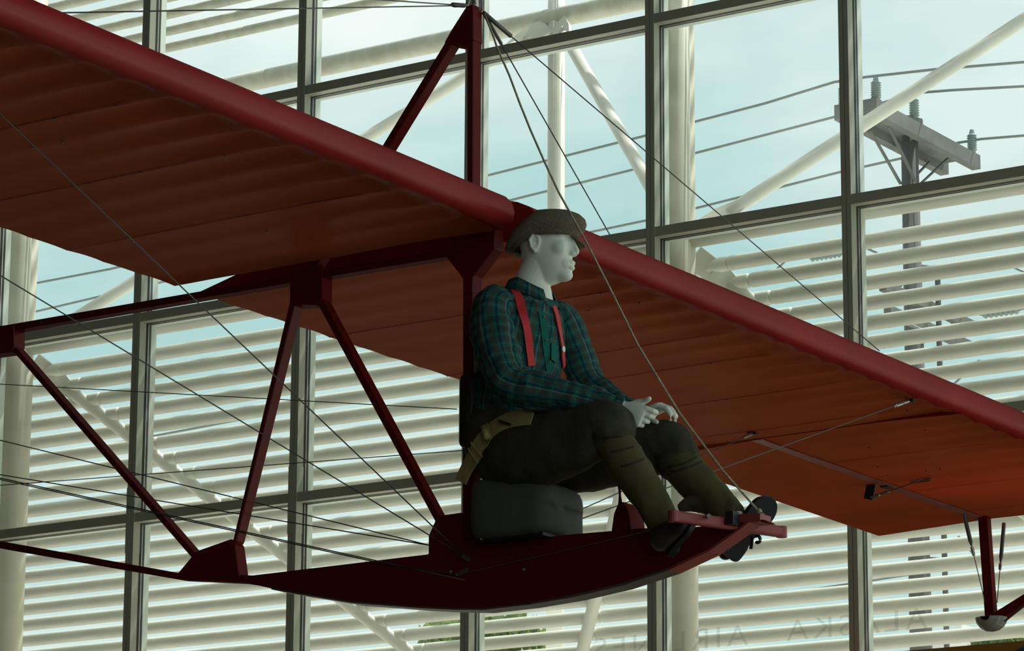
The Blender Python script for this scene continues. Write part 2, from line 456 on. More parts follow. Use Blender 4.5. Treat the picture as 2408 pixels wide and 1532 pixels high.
for k in range(25):
    s = .185 + .1115 * k
    y = YC + s + .035; z = ZN - s * (ZN - ZLO) / (YA - YC) + .035
    louver_row(y, z, RL, M['louver'], sh, s / (YA - YC))
# small brackets that hold the louvers on the braces
for i, xa in enumerate(apx[:2]):
    for xc in (cols[i], cols[i + 1]):
        for k in range(0, 25):
            ta = (.185 + .1115 * k) / (YA - YC)
            x = xc + (xa - xc) * ta; y = YC + .03 + .1115 * k + .185; z = ZN - ta * (ZN - ZLO)
            mesh('bracket', *barg((x + .05, y - .01, z + .045), (x + .05, y + .06, z + .08), .09, .02, (1, 0, 0)), M['white_steel'], sh)
sh2 = empty('sunshade', (XC, YA, ZAP), 'upper bank of stained white louvers sloping in above the outer posts', 'sunshade')
for k in range(14):
    s = .358 + .1095 * k
    for i in range(len(cols) - 1):
        for a, b in ((cols[i], apx[i]), (apx[i], cols[i + 1])):
            mesh('louver', *tubeg([(a + .004, YA - s, ZAP + s), (b - .004, YA - s, ZAP + s)], .043, 14), M['louver_dirty'], sh2, smooth=True)

# ================================================================== OUTSIDE: POLES, LINES, TREES
def pole_at(px, py, depth):
    d = ray(px, py).normalized(); return CAM + d * (depth / d.dot(Fv))
PD = 40.0
pt = pole_at(2138, 300, PD)
up = empty('utility_pole', (pt.x, pt.y, FLOOR), 'wooden utility pole with crossarms and insulators behind the right hand panes', 'utility pole')
mesh('pole', *tubeg([(pt.x, pt.y, FLOOR), (pt.x, pt.y, pt.z + .12)], [.165, .098], 16), M['pole'], up, smooth=True)
def arm(px, py, L0, L1, dx=0., w=.11, h=.16):
    c = pole_at(px, py, PD); x = pt.x + dx
    return mesh('crossarm', *barg((x, pt.y - L0, c.z), (x, pt.y + L1, c.z), w, h, (1, 0, 0)), M['arm_wood'], up), c.z
zc = pole_at(2138, 328, PD).z
for dx in (-.21, .21):
    mesh('crossarm', *barg((pt.x + dx, pt.y - 1.25, zc), (pt.x + dx, pt.y + 1.32, zc), .11, .17, (1, 0, 0)), M['arm_wood'], up)
mesh('arm_block', *boxg(pt.x - .27, pt.x + .27, pt.y - 1.33, pt.y - 1.20, zc - .08, zc + .1), M['arm_wood'], up)
mesh('arm_plank', *boxg(pt.x - .16, pt.x + .16, pt.y - .95, pt.y + 1.2, zc + .02, zc + .06), M['arm_wood'], up)
def insul(x, y, z, h=.27, r=.062):
    pts = [(x, y, z)]; rr = [.04]
    n = 7
    for i in range(n):
        b = z + .04 + (h - .07) * i / n
        pts += [(x, y, b), (x, y, b + .014)]; rr += [r * .74, r]
    pts += [(x, y, z + h - .02), (x, y, z + h + .03)]; rr += [.035, .025]
    return mesh('insulator', *tubeg(pts, rr, 12, ref=(1, 0, 0)), M['insulator'], up, smooth=False)
for dx, dy in ((-.21, -1.22), (.21, -1.22), (-.21, 1.22), (.21, 1.22)):
    insul(pt.x + dx, pt.y + dy, zc + .085)
insul(pt.x + .07, pt.y, pt.z + .08, .28)
mesh('pole_bracket', *tubeg([(pt.x + .07, pt.y, pt.z - .14), (pt.x + .07, pt.y, pt.z + .08)], .10, 10), M['arm_wood'], up)
for s in (-1, 1):
    for dx in (-.12, .12):
        mesh('arm_brace', *barg((pt.x + dx, pt.y + s * .75, zc - .07), (pt.x + dx * .8, pt.y + s * .06, zc - .55), .035, .015, (1, 0, 0)), M['arm_wood'], up)
for py, LL in ((745, 1.0), (800, .9)):
    arm(2138, py, LL, LL + .3, .13, .09, .11)
zb = pole_at(2138, 745, PD).z; zb2 = pole_at(2138, 800, PD).z
for (x, y, z, dx) in ((pt.x + .2, pt.y + .35, zb + .50, .35), (pt.x + .45, pt.y + .9, zb + .02, .45), (pt.x + .5, pt.y + 1.15, zb2 - .25, .4), (pt.x - .5, pt.y - .6, zb2 - .05, .3), (pt.x - .95, pt.y - .7, zb + .55, .4)):
    pts = []; rr = []
    for i in range(7):
        pts += [(x + dx * i / 7, y, z), (x + dx * (i + .5) / 7, y, z)]; rr += [.032, .055]
    pts.append((x + dx, y, z)); rr.append(.03)
    mesh('strain_insulator', *tubeg(pts, rr, 10), M['insulator'], up)
    mesh('jumper', *tubeg([(x - .5, y - .2, z - .25), (x - .25, y, z + .06), (x, y, z)], .014, 6), M['line'], up)
    mesh('jumper', *tubeg([(x + dx, y, z), (x + dx + .3, y, z + .02), (x + dx + .7, y + .1, z - .2)], .014, 6), M['line'], up)
mesh('conduit', *tubeg([(pt.x + .18, pt.y + .28, FLOOR), (pt.x + .18, pt.y + .28, zb + .5)], .034, 8), M['pole'], up)
for pyy in (1100, 1225, 1360):
    q = pole_at(2170, pyy, PD)
    mesh('bracket', *barg((pt.x, pt.y, q.z), (pt.x + .5, pt.y + .6, q.z), .05, .06), M['pole'], up)
    mesh('jumper', *tubeg([(pt.x + .3, pt.y + .4, q.z + .3), (pt.x + .55, pt.y + .5, q.z - .05), (pt.x + .9, pt.y + .5, q.z + .05), (pt.x + 1.6, pt.y + .6, q.z + .02)], .014, 6), M['line'], up)

def wire_obj(name, pts, r, m, label, cat, group=None, parent=None, n=6):
    if parent is not None: return mesh(name, *tubeg(pts, r, n), m, parent, smooth=True, label=label)
    L = Vector(pts[0]); o = mesh(name, *tubeg(pts, r, n), m, None, smooth=True, loc=L); return tag(o, label, cat, group)
def sag(p, q, s, n=14):
    p, q = Vector(p), Vector(q); return [p.lerp(q, i / n) - Vector((0, 0, s * 4 * (i / n) * (1 - i / n))) for i in range(n + 1)]
# overhead lines: three, each tied across two insulators, sagging off both ways
LINES = [
 (pt.y - 1.22, [(260, 633), (700, 528), (1150, 412), (1515, 320), (1640, 285), (1800, 243), (1962, 193), (2037, 181), (2200, 163), (2408, 146)], 'upper overhead line, tied to the two insulators at the near end of the crossarm'),
 (pt.y, [(85, 733), (310, 680), (760, 577), (1205, 470), (1485, 400), (1640, 359), (1955, 277), (2045, 251), (2150, 219), (2240, 212), (2408, 203)], 'middle overhead line, tied to the insulator on the pole top'),
 (pt.y + 1.22, [(700, 690), (1050, 620), (1380, 548), (1518, 519), (1640, 489), (1975, 405), (2118, 373), (2252, 336), (2308, 327), (2408, 319)], 'lower overhead line, tied to the two insulators at the far end of the crossarm')]
for Y_, px, lab in LINES:
    P = [at(x, y, Y_) for x, y in px]
    P = [P[0] + (P[0] - P[1]).normalized() * 9 - Vector((0, 0, -.35))] + P + [P[-1] + (P[-1] - P[-2]).normalized() * 9]
    wire_obj('overhead_line', P, .017, M['line'], lab, 'power line')
# two thin low lines between the louvers
q1 = pole_at(1700, 1420, PD); q2 = pole_at(1990, 1375, PD)
wire_obj('overhead_line', [q1 - (q2 - q1) * .15, q1, q2, q2 + (q2 - q1) * .5], .015, M['line'], 'low overhead line seen between the louvers left of the pole foot', 'power line')
q1 = pole_at(0, 1095, 45); q2 = pole_at(1060, 893, 45)
wire_obj('overhead_line', [q1 - (q2 - q1) * .2, q1, q2, q2 + (q2 - q1) * .3], .017, M['line'], 'low overhead line behind the louvers at the left of the glider', 'power line')

def tree(px0, px1, py, depth, label, seed):
    rng = random.Random(seed)
    a = pole_at(px0, py, depth); b = pole_at(px1, py, depth)
    c = (a + b) / 2; rad = (b - a).length / 2
    rt = empty('tree', (c.x, c.y, FLOOR), label, 'tree')
    mesh('trunk', *tubeg([(c.x, c.y, FLOOR), (c.x + .1, c.y, c.z - rad * .6), (c.x, c.y, c.z + rad * .1)], [.16, .1, .03], 8), M['bark'], rt, smooth=True)
    V = []; F_ = []
    ax = (b - a).normalized()
    for i in range(1500):
        th = rng.uniform(0, 2 * math.pi); rr = rad * math.sqrt(rng.random()); dz = rng.random() ** 1.4
        prof = 1 - (rr / rad) ** 2
        top = c.z + rad * (.1 + .28 * prof) * (.75 + .25 * math.sin(7 * th + rr * 5))
        p = Vector((c.x + math.cos(th) * rr, c.y + math.sin(th) * rr, top - dz * rad * 1.3))
        n = Vector((rng.gauss(0, 1), rng.gauss(0, 1), rng.gauss(.4, 1))).normalized()
        u, w = frame_of(n, (0, 0, 1)); s = rng.uniform(.06, .115)
        k = len(V); V += [p - u * s, p + w * s * .5, p + u * s, p - w * s * .5]; F_.append((k, k + 1, k + 2, k + 3))
    mesh('foliage', V, F_, M['leaf'], rt, kind='stuff')
tree(985, 1292, 1490, 40, 'small leafy treetop seen between the louvers under the glider keel', 3)
tree(2285, 2408, 1508, 46, 'green treetop between the lowest louvers at the right edge', 5)
h1 = pole_at(2285, 1475, 60); h2 = pole_at(2215, 1530, 60)
hs = empty('house', (h1.x, h1.y, FLOOR), 'pale house gable behind the lowest louvers right of the pole', 'building')
mesh('wall', *boxg(h1.x - 5, h1.x - .2, h1.y, h1.y + 6, FLOOR, h2.z - .6), M['house'], hs)
mesh('roof', *prismg([(h1.x - 6, h1.y - .4, h2.z - 1.6), (h1.x, h1.y - .4, h1.z), (h1.x, h1.y - .4, h1.z - .25), (h1.x - 6, h1.y - .4, h2.z - 1.85)], (0, 7, 0)), M['roof'], hs)

# orange and blue panel below the lowest transom, right
pa = at(2240, 1532, -.6); pb = at(2408, 1509, -.6)
pn = empty('display_panel', (pb.x, -.6, FLOOR), 'orange and dark blue panel whose top edge shows in the lower right corner', 'panel')
dirx = 6.0
mesh('board', *boxg(pa.x - 1.5, pb.x + 3, -.62, -.58, FLOOR, pb.z - .0), M['orange'], pn)
nb0 = at(2376, 1532, -.621); nb1 = at(2408, 1516, -.621)
mesh('blue_field', *prismg([(nb0.x - .03, -.621, pb.z - .10), (nb0.x + .07, -.621, pb.z - .04), (pb.x + 2.9, -.621, pb.z - .02), (pb.x + 2.9, -.621, pb.z - .8), (nb0.x + .1, -.621, pb.z - .8)], (0, -.004, 0)), M['navy'], pn)

# faint see-through mirrored lettering in a plane just outside the panes
lm = bpy.data.materials.new('letter_tint'); lm.use_nodes = True
t = lm.node_tree; b = t.nodes['Principled BSDF']; b.inputs['Base Color'].default_value = (.16, .19, .15, 1); b.inputs['Roughness'].default_value = .6; b.inputs['Alpha'].default_value = .24
le = empty('window_lettering', at(1900, 1480, .2), 'faint grey lettering seen mirrored across the lowest panes at the right', 'lettering')
for txt, (xr, yr), (xl, yl), n0 in (('ALASKA', (2182, 1477), (1850, 1510), 6), ('AIRLINES', (1760, 1519), (1583, 1532), 3.85)):
    pA = at(xr, yr, .2); pL = at(xl, yl, .2)
    fc = bpy.data.curves.new('letters', 'FONT'); fc.body = txt; fc.size = .20; fc.space_character = 1.25
    fo = bpy.data.objects.new('letters', fc); COL.objects.link(fo)
    dg = bpy.context.evaluated_depsgraph_get(); dg.update()
    me = bpy.data.meshes.new_from_object(fo.evaluated_get(dg)); bpy.data.objects.remove(fo)
    xs = [v.co.x for v in me.vertices]
    sx = (pA.x - pL.x) / (max(xs) * n0 / len(txt))
    for v in me.vertices: v.co = Vector((pA.x - v.co.x * sx, .2, pL.z * .5 + pA.z * .5 + v.co.y)) - le.location
    me.materials.clear(); me.materials.append(lm)
    lo = bpy.data.objects.new('letters', me); COL.objects.link(lo); lo.parent = le

# ================================================================== THE GLIDER
YG = -9.4
TH = .052                       # thickness of the frame members
YN, YF = YG - TH / 2, YG + TH / 2
gl = empty('glider', (-6.93, YG, 2.0), 'dark red open frame glider hanging in front of the window wall with a seated mannequin', 'glider')
def plate(name, px, m=None, y0=YN, y1=YF, parent=None, bev=.003):
    P = [at(x, y, y0) for x, y in px]
    o = mesh(name, *prismg(P, (0, y1 - y0, 0)), m or M['frame_red'], parent or gl)
    bm = bmesh.new(); bm.from_mesh(o.data); bmesh.ops.recalc_face_normals(bm, faces=bm.faces); bm.to_mesh(o.data); bm.free()
    if bev: bevel(o, bev)
    return o
# upright mast, above and below the wing
plate('mast', [(1098, 60), (1113, 60), (1112, 700), (1112, 1330), (1087, 1330), (1088, 700), (1098, 480)])
plate('mast_gusset', [(1096, 15), (1113, 9), (1113.5, 95), (1098, 95), (1089, 98), (1075, 107), (1060, 104), (1044, 100), (1061, 70)], y0=YN - .004, y1=YF + .004)
plate('mast_strut', [(1046, 100), (1064, 102), (735, 640), (718, 640)])
# upper boom
plate('boom', [(-420, 838), (0, 767), (690, 647), (1075, 583), (1075, 600), (690, 664), (0, 783), (-420, 856)])
plate('wing_gusset', [(1047, 602), (1062, 560), (1100, 552), (1120, 540), (1163, 535), (1163, 583), (1113, 650), (1111, 690), (1088, 690), (1088, 655)], y0=YN - .004, y1=YF + .004)
plate('boom_gusset', [(681, 640), (757, 625), (757, 705), (746, 718), (712, 717), (681, 720)], y0=YN - .004, y1=YF + .012)
plate('boom_gusset', [(-60, 777), (33, 763), (33, 812), (27, 828), (-60, 840)], y0=YN - .004, y1=YF + .012)
plate('frame_strut', [(683, 700), (698, 700), (556, 1272), (543, 1290)])
plate('frame_strut', [(738, 700), (757, 700), (1046, 1240), (1030, 1240)])
plate('frame_strut', [(24, 820), (38, 818), (468, 1312), (450, 1312)])
plate('keel_gusset', [(415, 1352), (455, 1304), (467, 1295), (543.5, 1268), (553, 1283), (563, 1358), (500, 1358)], y0=YN - .004, y1=YF + .004)
# lower boom and keel body
plate('lower_boom', [(-420, 1190), (0, 1273), (425, 1349), (600, 1354), (600, 1372), (425, 1364), (0, 1290), (-420, 1207)])
KB = [(560, 1369), (581, 1372), (640, 1385), (700, 1396), (830, 1417), (1000, 1432), (1080, 1437), (1150, 1439), (1262, 1429), (1374, 1411), (1486, 1385), (1598, 1348), (1692, 1304), (1766, 1252), (1786, 1236)]
def kb_pt(x, y, dz):        # the visible lower edge is the near one aft, the far one towards the nose
    t = min(1, max(0, (x - 850) / 520)); q = at(x, y, YN - .008 + t * (TH + .016)); return Vector((q.x, YN - .008, q.z + dz * t))
plate_keel = [at(x, y, YN - .008) for x, y in [(560, 1359), (600, 1353), (1007, 1304), (1007, 1261), (1028, 1214), (1085, 1206), (1087, 1262), (1128, 1268), (1130, 1278), (1175, 1279), (1176, 1268), (1300, 1261), (1380, 1254), (1440, 1249), (1500, 1243), (1620, 1241), (1740, 1230), (1794, 1222), (1803, 1228)]] + [kb_pt(x, y, .004) for x, y in KB[::-1]]
o = mesh('keel', *prismg(plate_keel, (0, TH + .016, 0)), M['frame_red'], gl)
bm = bmesh.new(); bm.from_mesh(o.data); bmesh.ops.recalc_face_normals(bm, faces=bm.faces); bm.to_mesh(o.data); bm.free(); bevel(o, .003)
# skid strip along the bottom of the keel
P = [kb_pt(x, y, .005) for x, y in KB[2:]]; V = []; F_ = []
for i, p in enumerate(P):
    w = .007 if i > 6 else .004
    for dy in (-.006, TH + .022):
        for dz in (0.002, -w): V.append(p + Vector((0, dy, dz)))
for i in range(len(P) - 1):
    b = 4 * i
    for a_, c_ in ((0, 1), (1, 3), (3, 2), (2, 0)): F_.append((b + a_, b + c_, b + 4 + c_, b + 4 + a_))
F_ += [(0, 2, 3, 1), (4 * len(P) - 4, 4 * len(P) - 3, 4 * len(P) - 1, 4 * len(P) - 2)]
mesh('skid', V, F_, M['skid'], gl, mats=[M['bar_red']], midx=[1 if min(f) >= 4 * 9 else 0 for f in F_])
# nose: release hook, rope eye, foot bar
fb = [at(1584, 1215, YG - .27), at(1600, 1209, YG - .255), at(1740, 1228, YG - .06), at(1790, 1237, YG + .03), at(1838, 1252, YG + .16)]
o = mesh('foot_bar', *barg(fb[0], fb[4], .038, .034, (0, 0, 1)), M['bar_red'], gl); bevel(o, .008, 2)
for e, u in ((fb[0], -1), (fb[4], 1)):
    d = (fb[4] - fb[0]).normalized()
    mesh('bar_end', *tubeg([e - Vector((0, 0, .019)), e + Vector((0, 0, .019))], .019, 14), M['bar_red'], gl)
mesh('bar_strap', *barg(at(1722, 1205, YG - .07), at(1722, 1236, YG - .07), .03, .045, (1, 0, 0)), M['black'], gl)
mesh('bar_bolt', *tubeg([at(1667, 1214, YG - .2), at(1667, 1214, YG - .13)], .008, 8), M['steel'], gl)
mesh('nose_block', *barg(at(1700, 1226, YG), at(1800, 1222, YG), .075, .03, (0, 1, 0)), M['bar_red'], gl)
hk = [at(1776, 1262, YG), at(1783, 1261, YG), at(1787, 1266, YG), at(1787, 1274, YG), at(1781, 1277, YG), at(1778, 1275, YG)]
hk = [Vector(q) for q in catmull([np.array(q) for q in hk], 4)]
mesh('tow_hook', *tubeg(hk, .006, 8), M['black'], gl, smooth=True)
mesh('tag_strap', *barg(at(1769, 1262, YG - .02), at(1766, 1292, YG - .02), .012, .004, (1, 0, 0)), M['black'], gl)
mesh('rope_eye', *tubeg([at(1786, 1218, YG), at(1790, 1206, YG), at(1797, 1214, YG), at(1794, 1224, YG)], .006, 8), M['steel'], gl, smooth=True)
for x, y in ((1712, 1293), (1075, 1352), (1232, 1340), (1060, 1345)):
    mesh('bolt', *tubeg([at(x, y, YN - .014), at(x, y, YN)], .0055, 8), M['wire'], gl)
# control stick and its housing
plate('stick_housing', [(1437, 1250), (1443, 1208), (1452, 1187), (1466, 1180), (1478, 1204), (1484, 1247)], y0=YG - .05, y1=YG + .05)
mesh('control_stick', *tubeg([at(1459, 1195, YG), at(1456, 1130, YG), at(1490, 1030, YG)], .011, 8), M['frame_red'], gl, smooth=True)
# seat: board, cushion, back pad
o = mesh('seat_board', *boxg(at(1118, 1258, YG - .14).x, at(1262, 1250, YG - .14).x, YG - .10, YG + .10, at(1200, 1255, YG - .15).z - .008, at(1200, 1255, YG - .15).z + .004), M['black'], gl)
cz0 = at(1200, 1255, YG - .15).z + .004; xa_, xb_ = at(1098, 1200, YG - .15).x, at(1272, 1200, YG - .15).x
bm = bmesh.new(); bmesh.ops.create_cube(bm, size=1)
bmesh.ops.subdivide_edges(bm, edges=bm.edges, cuts=7, use_grid_fill=True)
cx, cz = (xa_ + xb_) / 2, cz0 + .098
for v in bm.verts:
    p = v.co * 2; q = p.copy()
    e = 8.0; n_ = (abs(p.x) ** e + abs(p.y) ** e + abs(p.z) ** e) ** (1 / e); q = p / max(n_, 1e-6)
    hx = (xb_ - xa_) / 2 * 1.03
    x = cx + q.x * hx; y = YG + q.y * .15; z = cz + q.z * .102
    if q.z > 0: z += .016 * math.cos(q.x * 1.4 + .5) - .022 * max(0, q.x) ** 2
    x += .006 * mnoise.noise(Vector((q.x * 2, q.y * 2, q.z * 2)))
    v.co = Vector((x, y, z)) - gl.location
me = bpy.data.meshes.new('seat_cushion'); bm.to_mesh(me); bm.free(); me.materials.append(M['cushion'])
me.polygons.foreach_set('use_smooth', [True] * len(me.polygons))
cu = bpy.data.objects.new('seat_cushion', me); COL.objects.link(cu); cu.parent = gl
b0 = at(1117, 870, YG - .17); b1 = at(1118, 1048, YG - .17)
o = mesh('back_pad', *boxg(b0.x - .085, b0.x - .01, YG - .165, YG + .165, b1.z, b0.z), M['black'], gl); bevel(o, .028, 3)

# ---------------------------------------------------------------- wings
XLE, XTE = -6.70, -8.29
CH = XLE - XTE
def airfoil(x_end, npts=26):
    """closed loop (x, z, xc, lower?) from the trailing edge over the top to the nose and back underneath"""
    up = [(0.0, 3.385), (.012, 3.425), (.04, 3.452), (.09, 3.476), (.18, 3.502), (.35, 3.522), (.55, 3.524), (.8, 3.508), (1.05, 3.468), (1.3, 3.410), (1.5, 3.360), (1.59, 3.338)]
    lo = [(0.0, 3.385), (.006, 3.360), (.022, 3.341), (.05, 3.331), (.09, 3.329), (.15, 3.331), (.22, 3.333), (.32, 3.335), (.45, 3.336), (.6, 3.335), (.8, 3.333), (1.0, 3.331), (1.2, 3.330), (1.4, 3.329), (1.5, 3.328), (1.59, 3.328)]
    def interp(T, x):
        for (a, za), (b, zb_) in zip(T[:-1], T[1:]):
            if x <= b: return za + (zb_ - za) * (x - a) / (b - a)
        return T[-1][1]
    us = [q for q in up if q[0] < x_end - .01] + [(x_end, interp(up, x_end))]
    ls = [q for q in lo if q[0] < x_end - .01] + [(x_end, interp(lo, x_end))]
    return [(x, z, False) for x, z in reversed(us)] + [(x, z, True) for x, z in ls[1:]]
def wing_mesh(name, ys, x_end_fn, rib, m, parent, droop=None):
    secs = []
    V = []; F_ = []; mi = []
    for y in ys:
        prof = airfoil(x_end_fn(y)); t = (abs(y - ys[0]) / rib) % 1.0
        sg = math.sin(math.pi * t); sg = sg if sg > 1e-6 else 0
        b = len(V); secs.append((b, len(prof)))
        for x, z, low in prof:
            dz = 0; k = 0
            if x > .05:
                k = min(1, (x - .05) / .09) * (1 - .80 * min(1, max(0, (x - .16) / .42)) ** .8) * (1 - .5 * min(1, x / 1.6))
            dz = .034 * sg ** .8 * k * (1 if low else -.55)
            if low and x > .05: dz += .003 * mnoise.noise(Vector((x * 3, y * 5, 1.3)))
            V.append((XLE - x, y, z + dz))
    for (a, n), (b, n2) in zip(secs[:-1], secs[1:]):
        for j in range(n - 1):
            F_.append((a + j, b + j, b + j + 1, a + j + 1))
        F_.append((a + n - 1, b + n - 1, b, a))
    F_.append(tuple(range(secs[0][0] + secs[0][1] - 1, secs[0][0] - 1, -1))); F_.append(tuple(range(secs[-1][0], secs[-1][0] + secs[-1][1])))
    for f in F_:
        xs_ = [XLE - V[i][0] for i in f]
        mi.append(1 if (max(xs_) <= .0905 or len(f) > 4) else 0)
    o = mesh(name, V, F_, M['wing_cloth'], parent, smooth=True, mats=[M['wing_nose']], midx=mi)
    bm = bmesh.new(); bm.from_mesh(o.data); bmesh.ops.recalc_face_normals(bm, faces=bm.faces)
    for e in bm.edges:
        if len(e.link_faces) == 2 and e.calc_face_angle(0) > .9: e.smooth = False
    bm.to_mesh(o.data); bm.free()
    return o
RIB = .213
TIP = -3.27; YAIL = -5.72; XH = -7.82
def yrange(a, b, step):
    n = max(1, int(round(abs(b - a) / step))); return [a + (b - a) * i / n for i in range(n + 1)]
far_in = yrange(-9.30, YAIL, RIB / 6); far_out = yrange(YAIL + .0005, TIP, RIB / 6)
wing_mesh('wing', far_in, lambda y: CH, RIB, None, gl)
o = wing_mesh('wing', far_out, lambda y: XLE - XH, RIB, None, gl)
wing_mesh('wing', yrange(-9.455, -13.6, RIB / 6), lambda y: CH, RIB, None, gl)
# drooped aileron
V = []; F_ = []
ya = yrange(YAIL + .012, TIP - .02, .2)
for y in ya:
    xt = -8.40 - .05 * (y - YAIL) / (TIP - YAIL)
    for (x, z) in ((XH - .004, 3.370), (XH - .004, 3.3345), (XH - .02, 3.329), (xt, 3.303), (xt, 3.309)): V.append((x, y, z))
for i in range(len(ya) - 1):
    for j in range(5): F_.append((5 * i + j, 5 * i + (j + 1) % 5, 5 * i + 5 + (j + 1) % 5, 5 * i + 5 + j))
F_ += [(4, 3, 2, 1, 0), tuple(5 * (len(ya) - 1) + j for j in range(5))]
ai = mesh('aileron', V, F_, M['aileron'], gl)
mesh('hinge_tape', *boxg(XH - .028, XH + .028, YAIL, TIP, 3.3262, 3.3284), M['tape_mauve'], gl)
# stitched rib tapes on the undersides
for y in [-9.30 + RIB * k for k in (4, 8, 10, 13, 16, 20, 24, 27)] + [-9.455 - RIB * k for k in (3, 6, 9, 12)]:
    pr = [(x, z) for x, z, low in airfoil(CH if y < YAIL else XLE - XH) if low and x > .16]
    V = []; F_ = []
    for x, z in pr:
        for dy in (-.004, .004): V.append((XLE - x, y + dy, z - .0012))
    for i in range(len(pr) - 1): F_.append((2 * i, 2 * i + 1, 2 * i + 3, 2 * i + 2))
    mesh('rib_tape', V, F_, M['wing_nose'], gl)
random.seed(3)
for k in range(26):
    y = random.choice([-9.3 + RIB * random.randint(3, 27), -9.455 - RIB * random.randint(2, 12)]); x = random.uniform(.2, 1.05)
    mesh('nail', *tubeg([(XLE - x, y, 3.3305), (XLE - x, y, 3.335)], .005, 6), M['black'], gl)
# wing tip skid
st = at(2316, 1214, -3.33); st = Vector((-7.79, -3.36, 3.328)); sb = atX(2336, 1432, -7.76)
mesh('tip_strut', *barg(st, Vector((st.x + .015, st.y + .02, 2.79)), .052, .045, (1, 0, 0)), M['frame_red'], gl)
sb = Vector((st.x + .015, st.y + .02, 2.79))
bw = empty
V, F2 = [], []
for i in range(9):
    t = math.pi + math.pi * i / 8
    for j in range(7):
        u = -1 + 2 * j / 6; r_ = .078 * math.sqrt(max(0, 1 - (u * .95) ** 2))
        V.append(Vector((sb.x + math.cos(t) * r_ * 1.1, sb.y + u * .075, sb.z + .008 + math.sin(t) * r_ * .95)))
for i in range(8):
    for j in range(6): F2.append((i * 7 + j, i * 7 + j + 1, i * 7 + 8 + j, i * 7 + 7 + j))
F2.append(tuple(range(0, 7)) + tuple(range(62, 55, -1)))
mesh('tip_shoe', V, F2, M['shoe_metal'], gl, smooth=False)
e2 = Vector((sb.x + .42, sb.y + .02, sb.z + .20))
mesh('tip_strut', *barg(sb + Vector((.02, 0, .0)), e2, .05, .045, (0, 1, 0)), M['frame_red'], gl)
mesh('brace_cord', *tubeg([sb + Vector((.085, -.02, -.02)), sb + Vector((.22, -.03, .06)), e2 + Vector((-.1, -.03, -.03))], .006, 6), M['wire'], gl)
def turnbuckle(p, q, name='turnbuckle'):
    p, q = Vector(p), Vector(q); d = q - p
    pts = [p, p + d * .08, p + d * .12, p + d * .5, p + d * .54, p + d * .58, p + d * .92, q]
    return mesh(name, *tubeg(pts, [.004, .004, .009, .009, .005, .009, .008, .004], 8), M['steel'], gl)
for wx, wy, s in ((2267, 1211, -1), (2361, 1232, 1)):
    w0 = atZ(wx, wy, 3.327)
    w1 = sb + Vector((s * .02, s * .03, .09))
    mid = w0.lerp(w1, .36 if s < 0 else .5)
    mesh('spring', *tubeg([w0, w0.lerp(mid, .85), mid], [.011, .011, .004], 8), M['wire'], gl)
    turnbuckle(mid, mid.lerp(w1, .18)); mesh('brace_wire', *tubeg([mid.lerp(w1, .18), w1], .0025, 6), M['wire'], gl)
# aileron horn, link and loop
hz = atZ(2050, 1140, 3.328)
mesh('aileron_horn', *barg(hz + Vector((0, 0, 0)), hz + Vector((-.02, 0, -.075)), .05, .012, (1, 0, 0)), M['black'], gl)
mesh('horn_plate', *boxg(hz.x + .02, hz.x + .06, hz.y + .05, hz.y + .12, 3.320, 3.3275), M['black'], gl)
hb = hz + Vector((-.02, 0, -.07)); hq = atZ(2145, 1137, 3.31)
turnbuckle(hb, hb.lerp(hq, .5), 'link'); mesh('aileron_wire', *tubeg([hb.lerp(hq, .5), hq, atZ(2190, 1126, 3.327)], .003, 6), M['wire'], gl)
mesh('wire_loop', *tubeg([atZ(2142, 1134, 3.322), atZ(2165, 1127, 3.322), atZ(2190, 1126, 3.322), atZ(2188, 1131, 3.322), atZ(2160, 1135, 3.322), atZ(2142, 1136, 3.322)], .003, 6), M['wire'], gl)

# ---------------------------------------------------------------- rigging
KP = at(1116, 22, YG); KF = at(1090, 1308, YN - .012); KFf = at(1098, 1318, YF + .02)
def rig(name, pts, r=.0025, m=None, lab=None):
    return mesh(name, *tubeg(pts, r, 6), m or M['wire'], gl, smooth=True, label=lab)
k1 = at(1137, 30, YG + .02); k0 = at(1092, 13, YG - .03)
w1e = atX(2068, 826, -6.76); w2e = Vector((-7.77, -6.35, 3.455)); 
rig('landing_wire', [k1, w1e]); rig('wire_end', [k1, k1.lerp(w1e, .06)], .009)
rig('landing_wire', [k1, w2e]); rig('wire_end', [k1, k1.lerp(w2e, .07)], .007)
m1 = Vector((-6.76, -18.8 - w1e.y, w1e.z)); m2 = atX(95, 31, -6.78)
rig('landing_wire', [k0, m1]); rig('wire_end', [k0, k0.lerp(m1, .03)], .009)
rig('landing_wire', [k0, m2]); rig('wire_end', [k0, k0.lerp(m2, .03)], .007)
f1 = atZ(2140, 942, 3.327); f2 = atZ(1770, 1020, 3.327)
for f_, (tx, ty), nm in ((f1, (2100, 962), 1), (f2, (1752, 1030), 2)):
    tb = KFf.lerp(f_, .955 if nm == 1 else .96)
    rig('flying_wire', [KFf, tb]); turnbuckle(tb, f_)
    mesh('wing_fitting', *boxg(f_.x - .02, f_.x + .02, f_.y - .012, f_.y + .012, 3.318, 3.331), M['black'], gl)
    mf = Vector((f_.x, -18.8 - f_.y, f_.z)); rig('flying_wire', [KF, mf])
mesh('keel_fitting', *barg(at(1078, 1300, YN - .014), at(1104, 1318, YN - .014), .016, .006, (0, 0, 1)), M['wire'], gl)
mesh('keel_fitting', *barg(at(1078, 1352, YN - .014), at(1100, 1340, YN - .014), .016, .006, (0, 0, 1)), M['wire'], gl)
